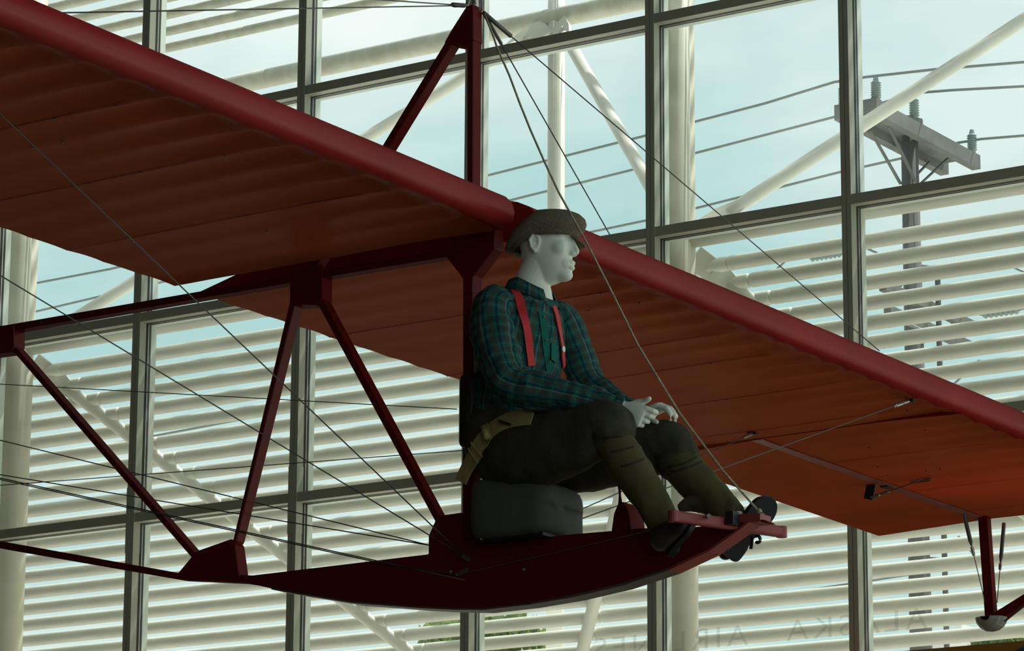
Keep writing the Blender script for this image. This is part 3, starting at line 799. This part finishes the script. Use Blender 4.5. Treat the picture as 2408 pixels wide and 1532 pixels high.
# tail control cables run aft in the plane of the frame
for a_, b_, y_ in (((0, 1036), (985, 1277), .05), ((0, 1117), (985, 1279), .04), ((0, 1125), (878, 1318), -.035), ((0, 1128.5), (872, 1320), -.03)):
    p_, q_ = at(*a_, YG + y_), at(*b_, YG + y_)
    rig('control_cable', [p_ + (p_ - q_) * .5, q_, q_ + (q_ - p_) * (.12 if b_[0] > 900 else .22)], .0022)
p_, q_ = at(0, 904, YG + .06), at(1075, 963, YG + .06); rig('control_cable', [p_ + (p_ - q_) * .5, q_], .0018)
p_, q_ = at(0, 1142, YG + .06), at(1090, 1060, YG + .06); rig('control_cable', [p_ + (p_ - q_) * .5, q_], .0018)
# keel side cable
rig('control_cable', [at(860, 1322, YN - .012), at(1080, 1352, YN - .014), at(1330, 1295, YN - .014), at(1530, 1248, YN - .014)], .0016)
rp = [at(1139, 33, YG + .0), at(1158, 79, YG - .01), at(1169, 112, YG - .02), at(1198, 178, YG - .04), at(1223, 245, YG - .06), at(1248, 307, YG - .08), at(1281, 382, YG - .10), at(1314, 453, YG - .115), at(1348, 514, YG - .12), at(1374, 560, YG - .115), at(1440, 690, YG - .09), at(1500, 812, YG - .05), at(1600, 975, YG), at(1700, 1108, YG), at(1784, 1203, YG)]
rope = mesh('tow_rope', *tubeg(rp, .0040, 8), M['rope'], None, smooth=True, loc=rp[-1])
tag(rope, 'long tan rope from the mast top down past the cap to the glider nose', 'rope')
mesh('rope_knot', *ellg(at(1786, 1206, YG), (.010, .009, .015)), M['rope'], rope, smooth=True)
hw = [at(1128, 26, YG), at(1126, -20, YG), at(1120, -400, YG)]
for dx in (0, .012):
    mesh('hanging_wire', *tubeg([p + Vector((dx, 0, 0)) for p in hw], .0025, 6), M['steel'], gl)
mesh('hanging_shackle', *tubeg([at(1098, 12, YG), at(1103, -4, YG), at(1115, -4, YG), at(1116, 10, YG)], .008, 8), M['steel'], gl)

# ================================================================== THE MANNEQUIN
from mathutils.bvhtree import BVHTree
mq = empty('mannequin', at(1230, 1120, YG), 'white seated mannequin in cap, green plaid shirt, red suspenders and knee breeches', 'mannequin')
PHI = math.radians(12)
HF = Vector((math.cos(PHI), math.sin(PHI), 0)); HL = Vector((-math.sin(PHI), math.cos(PHI), 0)); HU = Vector((0, 0, 1))
HU = (HU + HF * .03).normalized(); HF = HL.cross(HU) if HL.cross(HU).dot(HF) > 0 else HU.cross(HL); HF.normalize()
HC = at(1283, 577, YG + .01)
SF, SL, SU = 1.19, 1.08, 1.18
def hp(f, l, u): return HC + HF * (f * SF) + HL * (l * SL) + HU * (u * SU)
HR = Matrix((HF, HL, HU)).transposed()
B = G()
def E(f, l, u, r, **k): B.add(ellg(hp(f, l, u), (r[0] * SF, r[1] * SL, r[2] * SU), HR, **k))
def remeshed(tmp, vox, sm=2):
    md = tmp.modifiers.new('r', 'REMESH'); md.mode = 'VOXEL'; md.voxel_size = vox
    if sm: ms = tmp.modifiers.new('s', 'SMOOTH'); ms.iterations = sm; ms.factor = .5
    dg = bpy.context.evaluated_depsgraph_get(); dg.update()
    me = bpy.data.meshes.new_from_object(tmp.evaluated_get(dg)); bpy.data.objects.remove(tmp); return me
# first the smooth skull, jaw, brow and cheeks
HSEC = [(-.118, .048, .022, .018), (-.110, .044, .042, .029), (-.096, .036, .055, .042), (-.076, .026, .064, .0525), (-.050, .016, .073, .0585), (-.020, .008, .081, .064), (.012, .002, .085, .068), (.036, -.003, .092, .071), (.058, -.009, .089, .068), (.076, -.012, .067, .050), (.088, -.012, .034, .026)]
v, f, uv = Loft([hp(ff, 0, u) for u, ff, rf, rl in HSEC], [(rl * SL, rf * SF) for u, ff, rf, rl in HSEC], ref=HL, n=36, sub=5, sq=2.2).geo(); B.add((v, f))
E(.062, 0, -.100, (.031, .030, .021)); E(.072, 0, -.066, (.020, .036, .026))
for s in (-1, 1):
    E(.053, s * .037, -.020, (.030, .025, .026))
    B.add(tubeg([hp(.084, s * .006, .028), hp(.080, s * .030, .032), hp(.060, s * .052, .024)], [.011, .0125, .010], 12))
me = remeshed(mesh('tmp', B.v, B.f, M['mannequin']), .004, 22)
B = G(); B.add(([v.co.copy() for v in me.vertices], [tuple(p.vertices) for p in me.polygons]))
# then the sharper features
v, f, uv = Loft([hp(.082, 0, .032), hp(.0865, 0, .014), hp(.0935, 0, -.004), hp(.1015, 0, -.020), hp(.1035, 0, -.0295), hp(.094, 0, -.0365)], [(.0085, .008), (.0070, .008), (.0078, .008), (.0098, .0085), (.0098, .0078), (.008, .007)], ref=HL, n=20, sub=4).geo(); B.add((v, f))
v, f, uv = Loft([hp(.076, 0, .024), hp(.082, 0, .0), hp(.087, 0, -.020), hp(.088, 0, -.034)], [(.010, .011), (.0115, .012), (.0135, .012), (.0135, .010)], ref=HL, n=20, sub=4).geo(); B.add((v, f))
for s in (-1, 1):
    E(.090, s * .0105, -.034, (.012, .0070, .0075))
    B.add(tubeg([hp(-.006, s * .071, -.038), hp(-.020, s * .078, -.020), hp(-.024, s * .082, .000), hp(-.012, s * .081, .016), hp(.002, s * .076, .012), hp(.004, s * .072, -.004)], [.0075, .0065, .006, .006, .0055, .005], 8))
    E(-.009, s * .072, -.012, (.015, .006, .024))
B.add(tubeg([hp(.078, -.025, -.0665), hp(.0895, -.011, -.0620), hp(.0925, 0, -.0622), hp(.0895, .011, -.0620), hp(.078, .025, -.0665)], [.004, .0075, .0080, .0075, .004], 8))
B.add(tubeg([hp(.077, -.022, -.0725), hp(.0880, -.010, -.0775), hp(.0910, 0, -.0780), hp(.0880, .010, -.0775), hp(.077, .022, -.0725)], [.004, .0085, .0092, .0085, .004], 8))
# neck and trunk
nb = at(1252, 702, YG)
def L3(cen, rad, **k):
    v, f, uv = Loft(cen, rad, **k).geo(); B.add((v, f))
L3([hp(-.022, 0, .0), hp(-.016, 0, -.055), nb + Vector((0, 0, .06)), nb, nb - Vector((0, 0, .06))], [(.062, .068), (.060, .066), (.064, .068), (.075, .075), (.10, .09)])
TC = [at(1192, 1050, YG), at(1195, 985, YG), at(1205, 920, YG), at(1222, 845, YG), at(1238, 775, YG), at(1247, 725, YG), at(1252, 700, YG)]
TR = [(.165, .118), (.160, .112), (.170, .115), (.190, .124), (.195, .116), (.155, .094), (.085, .080)]
L3(TC, [(a * .86, b * .86) for a, b in TR])
na = [at(1168, 712, YG - .155), at(1164, 760, YG - .20), at(1178, 830, YG - .235), at(1206, 903, YG - .25), at(1290, 920, YG - .21), at(1390, 942, YG - .15), at(1464, 963, YG - .10)]
fa = [at(1308, 748, YG + .165), at(1338, 795, YG + .21), at(1360, 850, YG + .245), at(1376, 897, YG + .255), at(1425, 935, YG + .225), at(1518, 986, YG + .175)]
L3(na, [(.05, .05), (.055, .055), (.048, .048), (.042, .042), (.040, .040), (.032, .032), (.026, .030)])
L3(fa, [(.05, .05), (.055, .055), (.048, .048), (.042, .042), (.040, .040), (.026, .028)])
nl = [at(1185, 1075, YG - .085), at(1300, 1040, YG - .135), at(1425, 1000, YG - .16), at(1440, 1035, YG - .16), at(1500, 1130, YG - .15), at(1560, 1228, YG - .14)]
fl = [at(1238, 1100, YG + .085), at(1400, 1075, YG + .125), at(1562, 1045, YG + .16), at(1585, 1085, YG + .16), at(1650, 1145, YG + .155), at(1722, 1212, YG + .15)]
for l in (nl, fl): L3(l, [(.085, .085), (.078, .078), (.058, .058), (.056, .056), (.05, .05), (.036, .036)])
# right hand: a fist held upright, thumb on top
w_ = na[-1]; a_ = (at(1522, 985, YG - .10) - w_).normalized(); v_ = (Vector((0, 0, 1)) - a_ * a_.z).normalized(); p_ = a_.cross(v_)
if p_.y < 0: p_ = -p_
def hpt(a, v, p): return w_ + a_ * a + v_ * v + p_ * p
v, f, uv = Loft([hpt(-.03, 0, 0), hpt(.0, 0, 0), hpt(.035, .0, 0), hpt(.075, -.002, .002), hpt(.092, -.004, .004)], [(.027, .022), (.029, .021), (.038, .019), (.042, .017), (.036, .012)], ref=v_).geo(); B.add((v, f))
for k, (vo, L) in enumerate(((.031, 1.0), (.011, 1.06), (-.010, 1.0), (-.029, .86))):
    m_ = hpt((.090, .082, .070, .056)[k], vo, .004)
    B.add(tubeg([m_ - a_ * .02, m_, m_ + a_ * .022 * L + p_ * .012, m_ + a_ * .026 * L + p_ * .030, m_ + a_ * .010 + p_ * .043, m_ - a_ * .018 + p_ * .042], [.010, .0108, .0104, .0096, .0092, .0078], 10))
B.add(tubeg([hpt(.015, .018, .012), hpt(.040, .040, .016), hpt(.064, .052, .014), hpt(.082, .064, .008), hpt(.090, .072, .006)], [.015, .0135, .0112, .0100, .0070], 10))
# left hand draped over the far knee
w2 = fa[-1]
for k, (dy, L) in enumerate(((-.027, .95), (-.009, 1.0), (.009, .97), (.026, .85))):
    y_ = YG + .165
    J = [at(1530, 968, y_), at(1558, 955, y_), at(1580, 963, y_), at(1590, 978, y_), at(1590, 994, y_)]
    J = [J[0]] + [J[1] + (q - J[1]) * L for q in J[1:]]
    off = Vector((-.004 * abs(k - 1), dy, -.003 * abs(k - 1)))
    B.add(tubeg([J[0] + off * .8] + [q + off for i, q in enumerate(J[1:])], [.0125, .0115, .0105, .0098, .0078], 10))
v, f, uv = Loft([w2 - (at(1560, 960, YG + .165) - w2) * .25, w2, at(1536, 966, YG + .165), at(1556, 957, YG + .165), at(1562, 958, YG + .165)], [(.026, .024), (.028, .022), (.036, .017), (.041, .014), (.034, .009)]).geo(); B.add((v, f))
B.add(tubeg([w2 + Vector((.01, -.02, -.004)), at(1530, 986, YG + .13), at(1540, 992, YG + .115), at(1547, 994, YG + .11)], [.014, .0125, .0105, .007], 10))
# feet inside the shoes
NH, NT = at(1575, 1294, YG - .11), at(1634, 1224, YG - .18)
FH, FT = at(1713, 1309, YG + .15), at(1816, 1172, YG + .19)
for an, h_, t_ in ((nl[-1], NH, NT), (fl[-1], FH, FT)):
    B.add(tubeg([an, an.lerp(h_.lerp(t_, .3), .5), h_.lerp(t_, .4).lerp(an, .25), h_.lerp(t_, .7).lerp(an, .12)], [.038, .036, .032, .022], 12))
tmp = mesh('tmp', B.v, B.f, M['mannequin'])
me = remeshed(tmp, .0030, 5)
n = len(me.vertices); cv = np.empty(n * 3); me.vertices.foreach_get('co', cv); cv = cv.reshape(-1, 3)
def brush(f, l, u, r, d, amt):
    c = np.array(hp(f, l, u)); dd = np.linalg.norm(cv - c, axis=1); w = np.clip(1 - (dd / r) ** 2, 0, 1) ** 2
    dv = np.array(HF * d[0] + HL * d[1] + HU * d[2]); cv[:] = cv + (w[:, None] * dv * amt)
for s in (-1, 1):
    brush(.088, s * .021, .010, .018, (-1, 0, 0), .0105)     # inner eye corner
    brush(.080, s * .036, .012, .016, (-1, 0, 0), .0070)     # socket
    brush(.074, s * .032, .0035, .0095, (1, 0, 0), .0030)
    brush(.078, s * .033, .0130, .007, (-1, 0, 0), .0020)    # lid fold
    brush(.076, s * .032, -.004, .007, (-1, 0, 0), .0018)
    brush(-.004, s * .080, -.010, .013, (0, -s, 0), .007)    # ear bowl
    brush(.078, s * .027, -.0695, .009, (-1, 0, 0), .0025)
brush(.097, 0, -.0700, .008, (-1, 0, 0), .003)
brush(.090, 0, -.0890, .012, (-1, 0, 0), .003)
base = np.array(mq.location)
me.vertices.foreach_set('co', (cv - base).ravel()); me.polygons.foreach_set('use_smooth', [True] * len(me.polygons)); me.update()
me.name = 'body'; me.materials.clear(); me.materials.append(M['mannequin'])
bo = bpy.data.objects.new('body', me); COL.objects.link(bo); bo.parent = mq

def wrk(amp, fl_, ft, seed=0, amp2=0.0):
    def f(l, t, v):
        q = Vector((math.cos(t) * ft, math.sin(t) * ft, l * fl_ + seed))
        return amp * mnoise.noise(q) + amp2 * mnoise.noise(q * 2.7 + Vector((3, 1, seed)))
    return f
# --- shirt: trunk and two sleeves, plaid running along each piece
tor = Loft(TC, [(a * 1.04, b * 1.05) for a, b in TR], n=56, sub=9, wr=wrk(.013, 10, 1.8, 1, .007))
NS = [at(1185, 705, YG - .13), at(1163, 722, YG - .175), at(1160, 770, YG - .21), at(1172, 835, YG - .235), at(1196, 893, YG - .25), at(1232, 914, YG - .24), at(1290, 924, YG - .21), at(1360, 938, YG - .165), at(1430, 955, YG - .12), at(1464, 963, YG - .10)]
nsl = Loft(NS, [(.055, .055), (.078, .072), (.084, .080), (.082, .078), (.076, .074), (.072, .070), (.067, .064), (.060, .056), (.047, .046), (.041, .042)], n=40, sub=10, wr=wrk(.014, 19, 1.3, 5, .007))
FS = [at(1296, 738, YG + .135), at(1318, 752, YG + .18), at(1342, 800, YG + .215), at(1362, 850, YG + .245), at(1378, 893, YG + .255), at(1402, 922, YG + .245), at(1440, 945, YG + .22), at(1512, 984, YG + .18)]
fsl = Loft(FS, [(.05, .05), (.072, .066), (.074, .070), (.070, .068), (.066, .064), (.062, .060), (.056, .054), (.042, .040)], n=32, sub=8, wr=wrk(.009, 14, 1.5, 9, .004))
shirt = join_lofts('shirt', [tor, nsl, fsl], M['plaid'], mq)
def bvh(*lofts):
    V = []; F_ = []
    for l in lofts:
        v, f, uv = l.geo(); b = len(V); V += v; F_ += [tuple(i + b for i in q) for q in f]
    return BVHTree.FromPolygons([tuple(p) for p in V], F_)
def hit(tree_, x, y, off=.004):
    d = ray(x, y).normalized(); p, nn, i, dist = tree_.ray_cast(CAM, d)
    if p is None: return None
    if nn.dot(d) > 0: nn = -nn
    return p + nn * off, nn
def ribbon(name, pts, nrm, w, th, m, parent):
    V = []; F_ = []
    w = w if isinstance(w, (list, tuple)) else [w] * len(pts)
    for i, (p, nn) in enumerate(zip(pts, nrm)):
        d = (pts[min(i + 1, len(pts) - 1)] - pts[max(i - 1, 0)]).normalized(); s = d.cross(nn).normalized()
        for a, b in ((-1, -1), (1, -1), (1, 1), (-1, 1)): V.append(p + s * a * w[i] / 2 + nn * b * th / 2)
    for i in range(len(pts) - 1):
        for j in range(4): F_.append((4 * i + j, 4 * i + (j + 1) % 4, 4 * i + 4 + (j + 1) % 4, 4 * i + 4 + j))
    F_ += [(3, 2, 1, 0), tuple(4 * (len(pts) - 1) + j for j in range(4))]
    UVr = [[(.020, .020), (.025, .020), (.025, .028), (.020, .028)] for f in F_]
    return mesh(name, V, F_, m, parent, smooth=False, uvs=UVr)
def densify(px, k=5): return [tuple(q) for q in catmull([np.array(p, float) for p in px], k)]
tb = bvh(tor)
def strap(name, px, w, m, tree_, off=.006, th=.003, parent=None, sm=True):
    R_ = [hit(tree_, x, y, off) for x, y in densify(px)]
    R_ = [r for r in R_ if r]
    P = [r[0] for r in R_]; Q = [r[1] for r in R_]
    for _ in range(3):
        P = [P[0]] + [(P[i - 1] + P[i] * 2 + P[i + 1]) / 4 for i in range(1, len(P) - 1)] + [P[-1]]
        Q = [Q[0]] + [((Q[i - 1] + Q[i] * 2 + Q[i + 1]) / 4).normalized() for i in range(1, len(Q) - 1)] + [Q[-1]]
    return ribbon(name, P, Q, w, th, m, parent or mq)
# button placket, cuffs, collar
strap('placket', [(1272, 735), (1278, 770), (1283, 820), (1292, 880)], .030, M['plaid'], tb, .003)
for lo_, i0 in ((nsl, .955), (fsl, .95)):
    k0 = int(i0 * (len(lo_.c) - 1)); cc = lo_.c[k0:]; rr = [lo_.r[i] * 1.10 for i in range(k0, len(lo_.c))]
    cf = Loft(cc[::2] + [cc[-1]], rr[::2] + [rr[-1]], n=28, sub=3); join_lofts('cuff', [cf], M['plaid'], mq, caps=False)
V = []; F_ = []; UVc = []
NCc = nb + Vector((-.008, 0, .012)); ks = 40
for i in range(ks + 1):
    t = math.radians(-22 + 0) + (2 * math.pi - math.radians(-44 + 88)) * i / ks + math.radians(44)
    fr_ = math.cos(t)                                        # 1 at the front
    c, s = math.cos(t), math.sin(t)
    point = max(0, fr_) ** 4
    A_ = NCc + Vector((c * .076, s * .074, .030 - .030 * max(0, fr_)))
    Bp = NCc + Vector((c * .083, s * .083, .052 - .050 * max(0, fr_)))
    Cp = NCc + Vector((c * .104 + .01 * point, s * .106, .006 - .040 * max(0, fr_) - .045 * point))
    Dp = NCc + Vector((c * .096, s * .098, -.012 - .035 * max(0, fr_)))
    V += [A_, Bp, Cp, Dp]
for i in range(ks):
    for j in range(3):
        F_.append((4 * i + j, 4 * i + j + 1, 4 * i + 5 + j, 4 * i + 4 + j)); UVc.append([(i * .013, j * .05), (i * .013, j * .05 + .05), (i * .013 + .013, j * .05 + .05), (i * .013 + .013, j * .05)])
cl = mesh('collar', V, F_, M['plaid'], mq, smooth=True, uvs=UVc); md = cl.modifiers.new('solid', 'SOLIDIFY'); md.thickness = .004
strap('suspender', [(1196, 672), (1207, 684), (1219, 704), (1228, 735), (1235, 770), (1240, 800), (1246, 860)], .031, M['suspender'], tb, .009)
strap('suspender', [(1298, 722), (1307, 750), (1314, 790), (1319, 830), (1322, 868)], .024, M['suspender'], tb, .009)
h_ = hit(tb, 1317, 822, .012)
if h_: mesh('pin_badge', *tubeg([h_[0], h_[0] + h_[1] * .004], .0115, 16), M['pin'], mq)
h_ = hit(tb, 1302, 828, .003)
if h_: ribbon('pocket', [h_[0] + Vector((0, 0, .03)), h_[0] - Vector((0, 0, .035))], [h_[1], h_[1]], .055, .003, M['plaid'], mq)
for x, y in ((1258, 713), (1275, 745), (1281, 800), (1288, 850)):
    h_ = hit(tb, x, y, .010)
    if h_: mesh('button', *tubeg([h_[0], h_[0] + h_[1] * .003], .0045, 10), M['tweed'], mq)
# --- breeches
hipL = Loft([at(1192, 1105, YG), at(1190, 1070, YG), at(1191, 1020, YG), at(1196, 970, YG)], [(.14, .10), (.185, .135), (.182, .132), (.172, .124)], n=36, sub=5, wr=wrk(.006, 10, 1.5, 3))
nth = Loft([at(1165, 1072, YG - .06), at(1215, 1062, YG - .10), at(1300, 1045, YG - .13), at(1375, 1023, YG - .155), at(1422, 1003, YG - .165), at(1438, 1012, YG - .165), at(1440, 1036, YG - .16), at(1444, 1048, YG - .16)],
           [(.10, .115), (.118, .135), (.115, .135), (.100, .115), (.090, .096), (.084, .084), (.078, .080), (.068, .070)], n=36, sub=8, wr=wrk(.011, 14, 1.6, 21, .005))
fth = Loft([at(1230, 1098, YG + .06), at(1310, 1090, YG + .11), at(1430, 1078, YG + .14), at(1520, 1060, YG + .16), at(1568, 1050, YG + .165), at(1588, 1066, YG + .165), at(1594, 1090, YG + .16), at(1600, 1102, YG + .16)],
           [(.10, .11), (.110, .118), (.104, .108), (.094, .098), (.086, .088), (.080, .080), (.074, .076), (.066, .068)], n=36, sub=8, wr=wrk(.011, 14, 1.6, 31, .005))
join_lofts('breeches', [hipL, nth, fth], M['trouser'], mq)
pt_ = bvh(hipL, nth, fth)
# --- stockings, with two creases each, and the bunched gaiter at the far ankle
nsk = Loft([at(1442, 1036, YG - .16), at(1472, 1085, YG - .155), at(1508, 1140, YG - .15), at(1540, 1192, YG - .145), at(1562, 1232, YG - .14), at(1574, 1256, YG - .13)],
           [(.066, .068), (.068, .070), (.063, .066), (.056, .060), (.052, .058), (.046, .052)], n=32, sub=7, wr=wrk(.006, 18, 1.2, 41, .003))
fsk = Loft([at(1596, 1088, YG + .16), at(1632, 1128, YG + .158), at(1672, 1165, YG + .155), at(1702, 1193, YG + .15), at(1726, 1215, YG + .15)],
           [(.066, .068), (.068, .070), (.062, .064), (.054, .056), (.046, .048)], n=32, sub=7, wr=wrk(.006, 18, 1.2, 51, .003))
join_lofts('stocking', [nsk], M['sock'], mq); join_lofts('stocking', [fsk], M['sock'], mq)
gt = Loft([at(1596, 1196, YG + .10), at(1630, 1184, YG + .13), at(1672, 1180, YG + .15), at(1708, 1195, YG + .15), at(1736, 1212, YG + .15)], [(.015, .012), (.040, .034), (.060, .055), (.056, .048), (.030, .024)], n=28, sub=6, wr=wrk(.007, 22, 1.4, 61, .003))
join_lofts('gaiter', [gt], M['sock'], mq)
sk = bvh(nsk, fsk)
for px in ([(1440, 1064), (1465, 1058), (1490, 1052)], [(1462, 1098), (1490, 1090), (1516, 1080)], [(1573, 1098), (1610, 1090), (1640, 1076)], [(1578, 1110), (1620, 1100), (1652, 1086)]):
    R_ = [hit(sk, x, y, .001) for x, y in densify(px)]; R_ = [r[0] for r in R_ if r]
    if len(R_) > 2: mesh('stocking_crease', *tubeg(R_, .0035, 6), M['trouser'], mq, smooth=True)  # each crease is a thin tube in the darker breeches colour
# --- shoes: upper and flat sole
def shoe(h, t, an, roll):
    a = (t - h); L = a.length; a.normalize()
    up_ = (an - h.lerp(t, .25)); up_ = (up_ - a * up_.dot(a)).normalized(); up_ = Matrix.Rotation(roll, 3, a) @ up_; w = a.cross(up_)
    out = [(-.02, .020), (0.0, .030), (.05, .037), (.28, .034), (.45, .035), (.70, .047), (.85, .044), (.95, .030), (1.0, .012)]
    out = [tuple(q) for q in catmull([np.array(q, float) for q in out], 4)]
    ol = [h + a * (u * L) + w * q for u, q in out] + [h + a * (u * L) - w * q for u, q in reversed(out)]
    r_ = join_lofts('shoe', [Loft([h + a * (L * u) + up_ * hh * .5 for u, hh in ((-.01, .03), (.03, .075), (.20, .095), (.38, .085), (.6, .062), (.85, .048), (.98, .03))],
                           [(.012, .012), (.031, .036), (.036, .048), (.034, .042), (.041, .031), (.040, .024), (.014, .012)], ref=w, n=24, sub=5)], M['shoe'], mq)
    sp_ = mesh('sole', *prismg([q - up_ * .010 for q in ol], up_ * .016), M['sole'], r_)
    bm = bmesh.new(); bm.from_mesh(sp_.data); bmesh.ops.recalc_face_normals(bm, faces=bm.faces); bm.to_mesh(sp_.data); bm.free()
    hl_ = [tuple(q) for q in catmull([np.array(q, float) for q in ((-.02, .012), (-.005, .024), (.05, .034), (.24, .033), (.25, .02), (.25, -.02), (.24, -.033), (.05, -.034), (-.005, -.024), (-.02, -.012))], 3)]
    mesh('heel', *prismg([h + a * (u * L) + w * q - up_ * .020 for u, q in hl_], up_ * .014), M['sole'], r_)
shoe(NH, NT, nl[-1], math.radians(40)); shoe(FH, FT, fl[-1], math.radians(-52))
# --- cap
cap = []
V = []; F_ = []; nc = 48
# rings from the head band out over the slack crown: height, width factor, slackness
prof = [(-.004, 1.0, .0), (.008, 1.03, 0), (.013, 1.10, .2), (.020, 1.18, .6), (.034, 1.22, 1.0), (.051, 1.17, 1.0), (.066, 1.03, .9), (.078, .78, .7), (.084, .42, .5), (.085, .0, .4)]
for i, (hh, sc_, sl_) in enumerate(prof):
    for j in range(nc):
        t = 2 * math.pi * j / nc; c, s = math.cos(t), math.sin(t)
        z0 = .018 + (.004 * c if c > 0 else .044 * c)             # band drops at the back
        rf = .106 if c > 0 else .098
        slump = sl_ * (-.034 * max(0, -c) ** 1.4 + .004 * c)
        wob = 1 + .022 * sl_ * mnoise.noise(Vector((c * 2.6, s * 2.6, hh * 34))) + .012 * sl_ * mnoise.noise(Vector((c * 6, s * 6, hh * 60)))
        back = 1 + .02 * sl_ * max(0, -c) + .05 * sl_ * max(0, c)
        V.append(hp(-.006 + c * rf * sc_ * wob * back, s * .084 * sc_ * wob, z0 * (1 - i / 14) + .022 * (i / 14) + hh + slump))
for i in range(len(prof) - 1):
    for j in range(nc): F_.append((i * nc + j, i * nc + (j + 1) % nc, (i + 1) * nc + (j + 1) % nc, (i + 1) * nc + j))
capo = mesh('cap', V, F_, M['tweed'], mq, smooth=True); md = capo.modifiers.new('solid', 'SOLIDIFY'); md.thickness = .003
V = []; F_ = []; kb = 20
for i in range(kb + 1):
    t = math.radians(-14 + 74 * i / kb); c, s = math.cos(t), math.sin(t)
    w_b = .034 * max(0, math.sin(math.pi * i / kb)) ** .6
    for q in (0, .5, 1):
        V.append(hp(-.006 + c * (.101 + w_b * q), s * (.081 + .5 * w_b * q), .020 - (.014 * q * q + .010 * q) * w_b / .034))
for i in range(kb):
    for q in range(2): F_.append((3 * i + q, 3 * i + q + 1, 3 * i + 4 + q, 3 * i + 3 + q))
br_ = mesh('cap_brim', V, F_, M['tweed'], capo, smooth=True); md = br_.modifiers.new('solid', 'SOLIDIFY'); md.thickness = .006
mesh('cap_button', *ellg(hp(-.008, 0, .1075), (.009, .009, .004)), M['tweed'], capo, smooth=True)

# --- safety belt: webbing, two buckles
bt = bvh(hipL, nth, tor)
sb_ = tag(empty('safety_belt', at(1150, 1030, YG - .2)), 'tan webbing safety belt with two buckles across the hip of the mannequin', 'belt')
px = [(1083, 1134), (1096, 1104), (1122, 1062), (1142, 1034), (1166, 1010), (1195, 994), (1225, 987), (1256, 985)]
R_ = [hit(bt, max(x, 1108), y, .010) for x, y in densify(px)]
P = []; Q = []
for (x, y), r in zip(densify(px), R_):
    if x < 1112 or not r: P.append(at(x, y, YG - .155)); Q.append(Vector((-.25, -1, .1)).normalized())
    else: P.append(r[0]); Q.append((r[1] + Vector((0, -1.2, .15))).normalized())
for _ in range(8):
    P = [P[0]] + [(P[i - 1] + P[i] * 2 + P[i + 1]) / 4 for i in range(1, len(P) - 1)] + [P[-1]]
    Q = [Q[0]] + [((Q[i - 1] + Q[i] * 2 + Q[i + 1]) / 4).normalized() for i in range(1, len(Q) - 1)] + [Q[-1]]
ribbon('webbing', P, Q, .066, .004, M['belt'], sb_)
def crossbar(name, i, w, lift, sec, m):
    p, nn = P[i], Q[i]; d = (P[i + 1] - P[i - 1]).normalized(); s = d.cross(nn).normalized()
    if sec is None: return mesh(name, *tubeg([p + nn * lift - s * w / 2, p + nn * lift + s * w / 2], .0125, 12), m, sb_, smooth=True)
    return mesh(name, *barg(p + nn * lift - s * w / 2, p + nn * lift + s * w / 2, sec[0], sec[1], nn), m, sb_)
i1 = min(range(len(P)), key=lambda i: (P[i] - at(1150, 1024, P[i].y)).length); i2 = min(range(len(P)), key=lambda i: (P[i] - at(1126, 1058, P[i].y)).length)
crossbar('buckle_roll', i1, .060, .010, None, M['belt']); crossbar('buckle', i1 + 1, .074, .005, (.003, .010), M['belt'])
crossbar('adjuster', i2, .074, .005, (.003, .007), M['belt']); crossbar('adjuster', i2 - 2, .074, .005, (.003, .007), M['belt'])
o = mesh('belt_tongue', *barg(P[int(len(P) * .72)] + Q[3] * .008 - Vector((.02, 0, 0)), P[int(len(P) * .72)] + Q[3] * .008 + Vector((.03, 0, -.02)), .02, .008), M['black'], sb_)
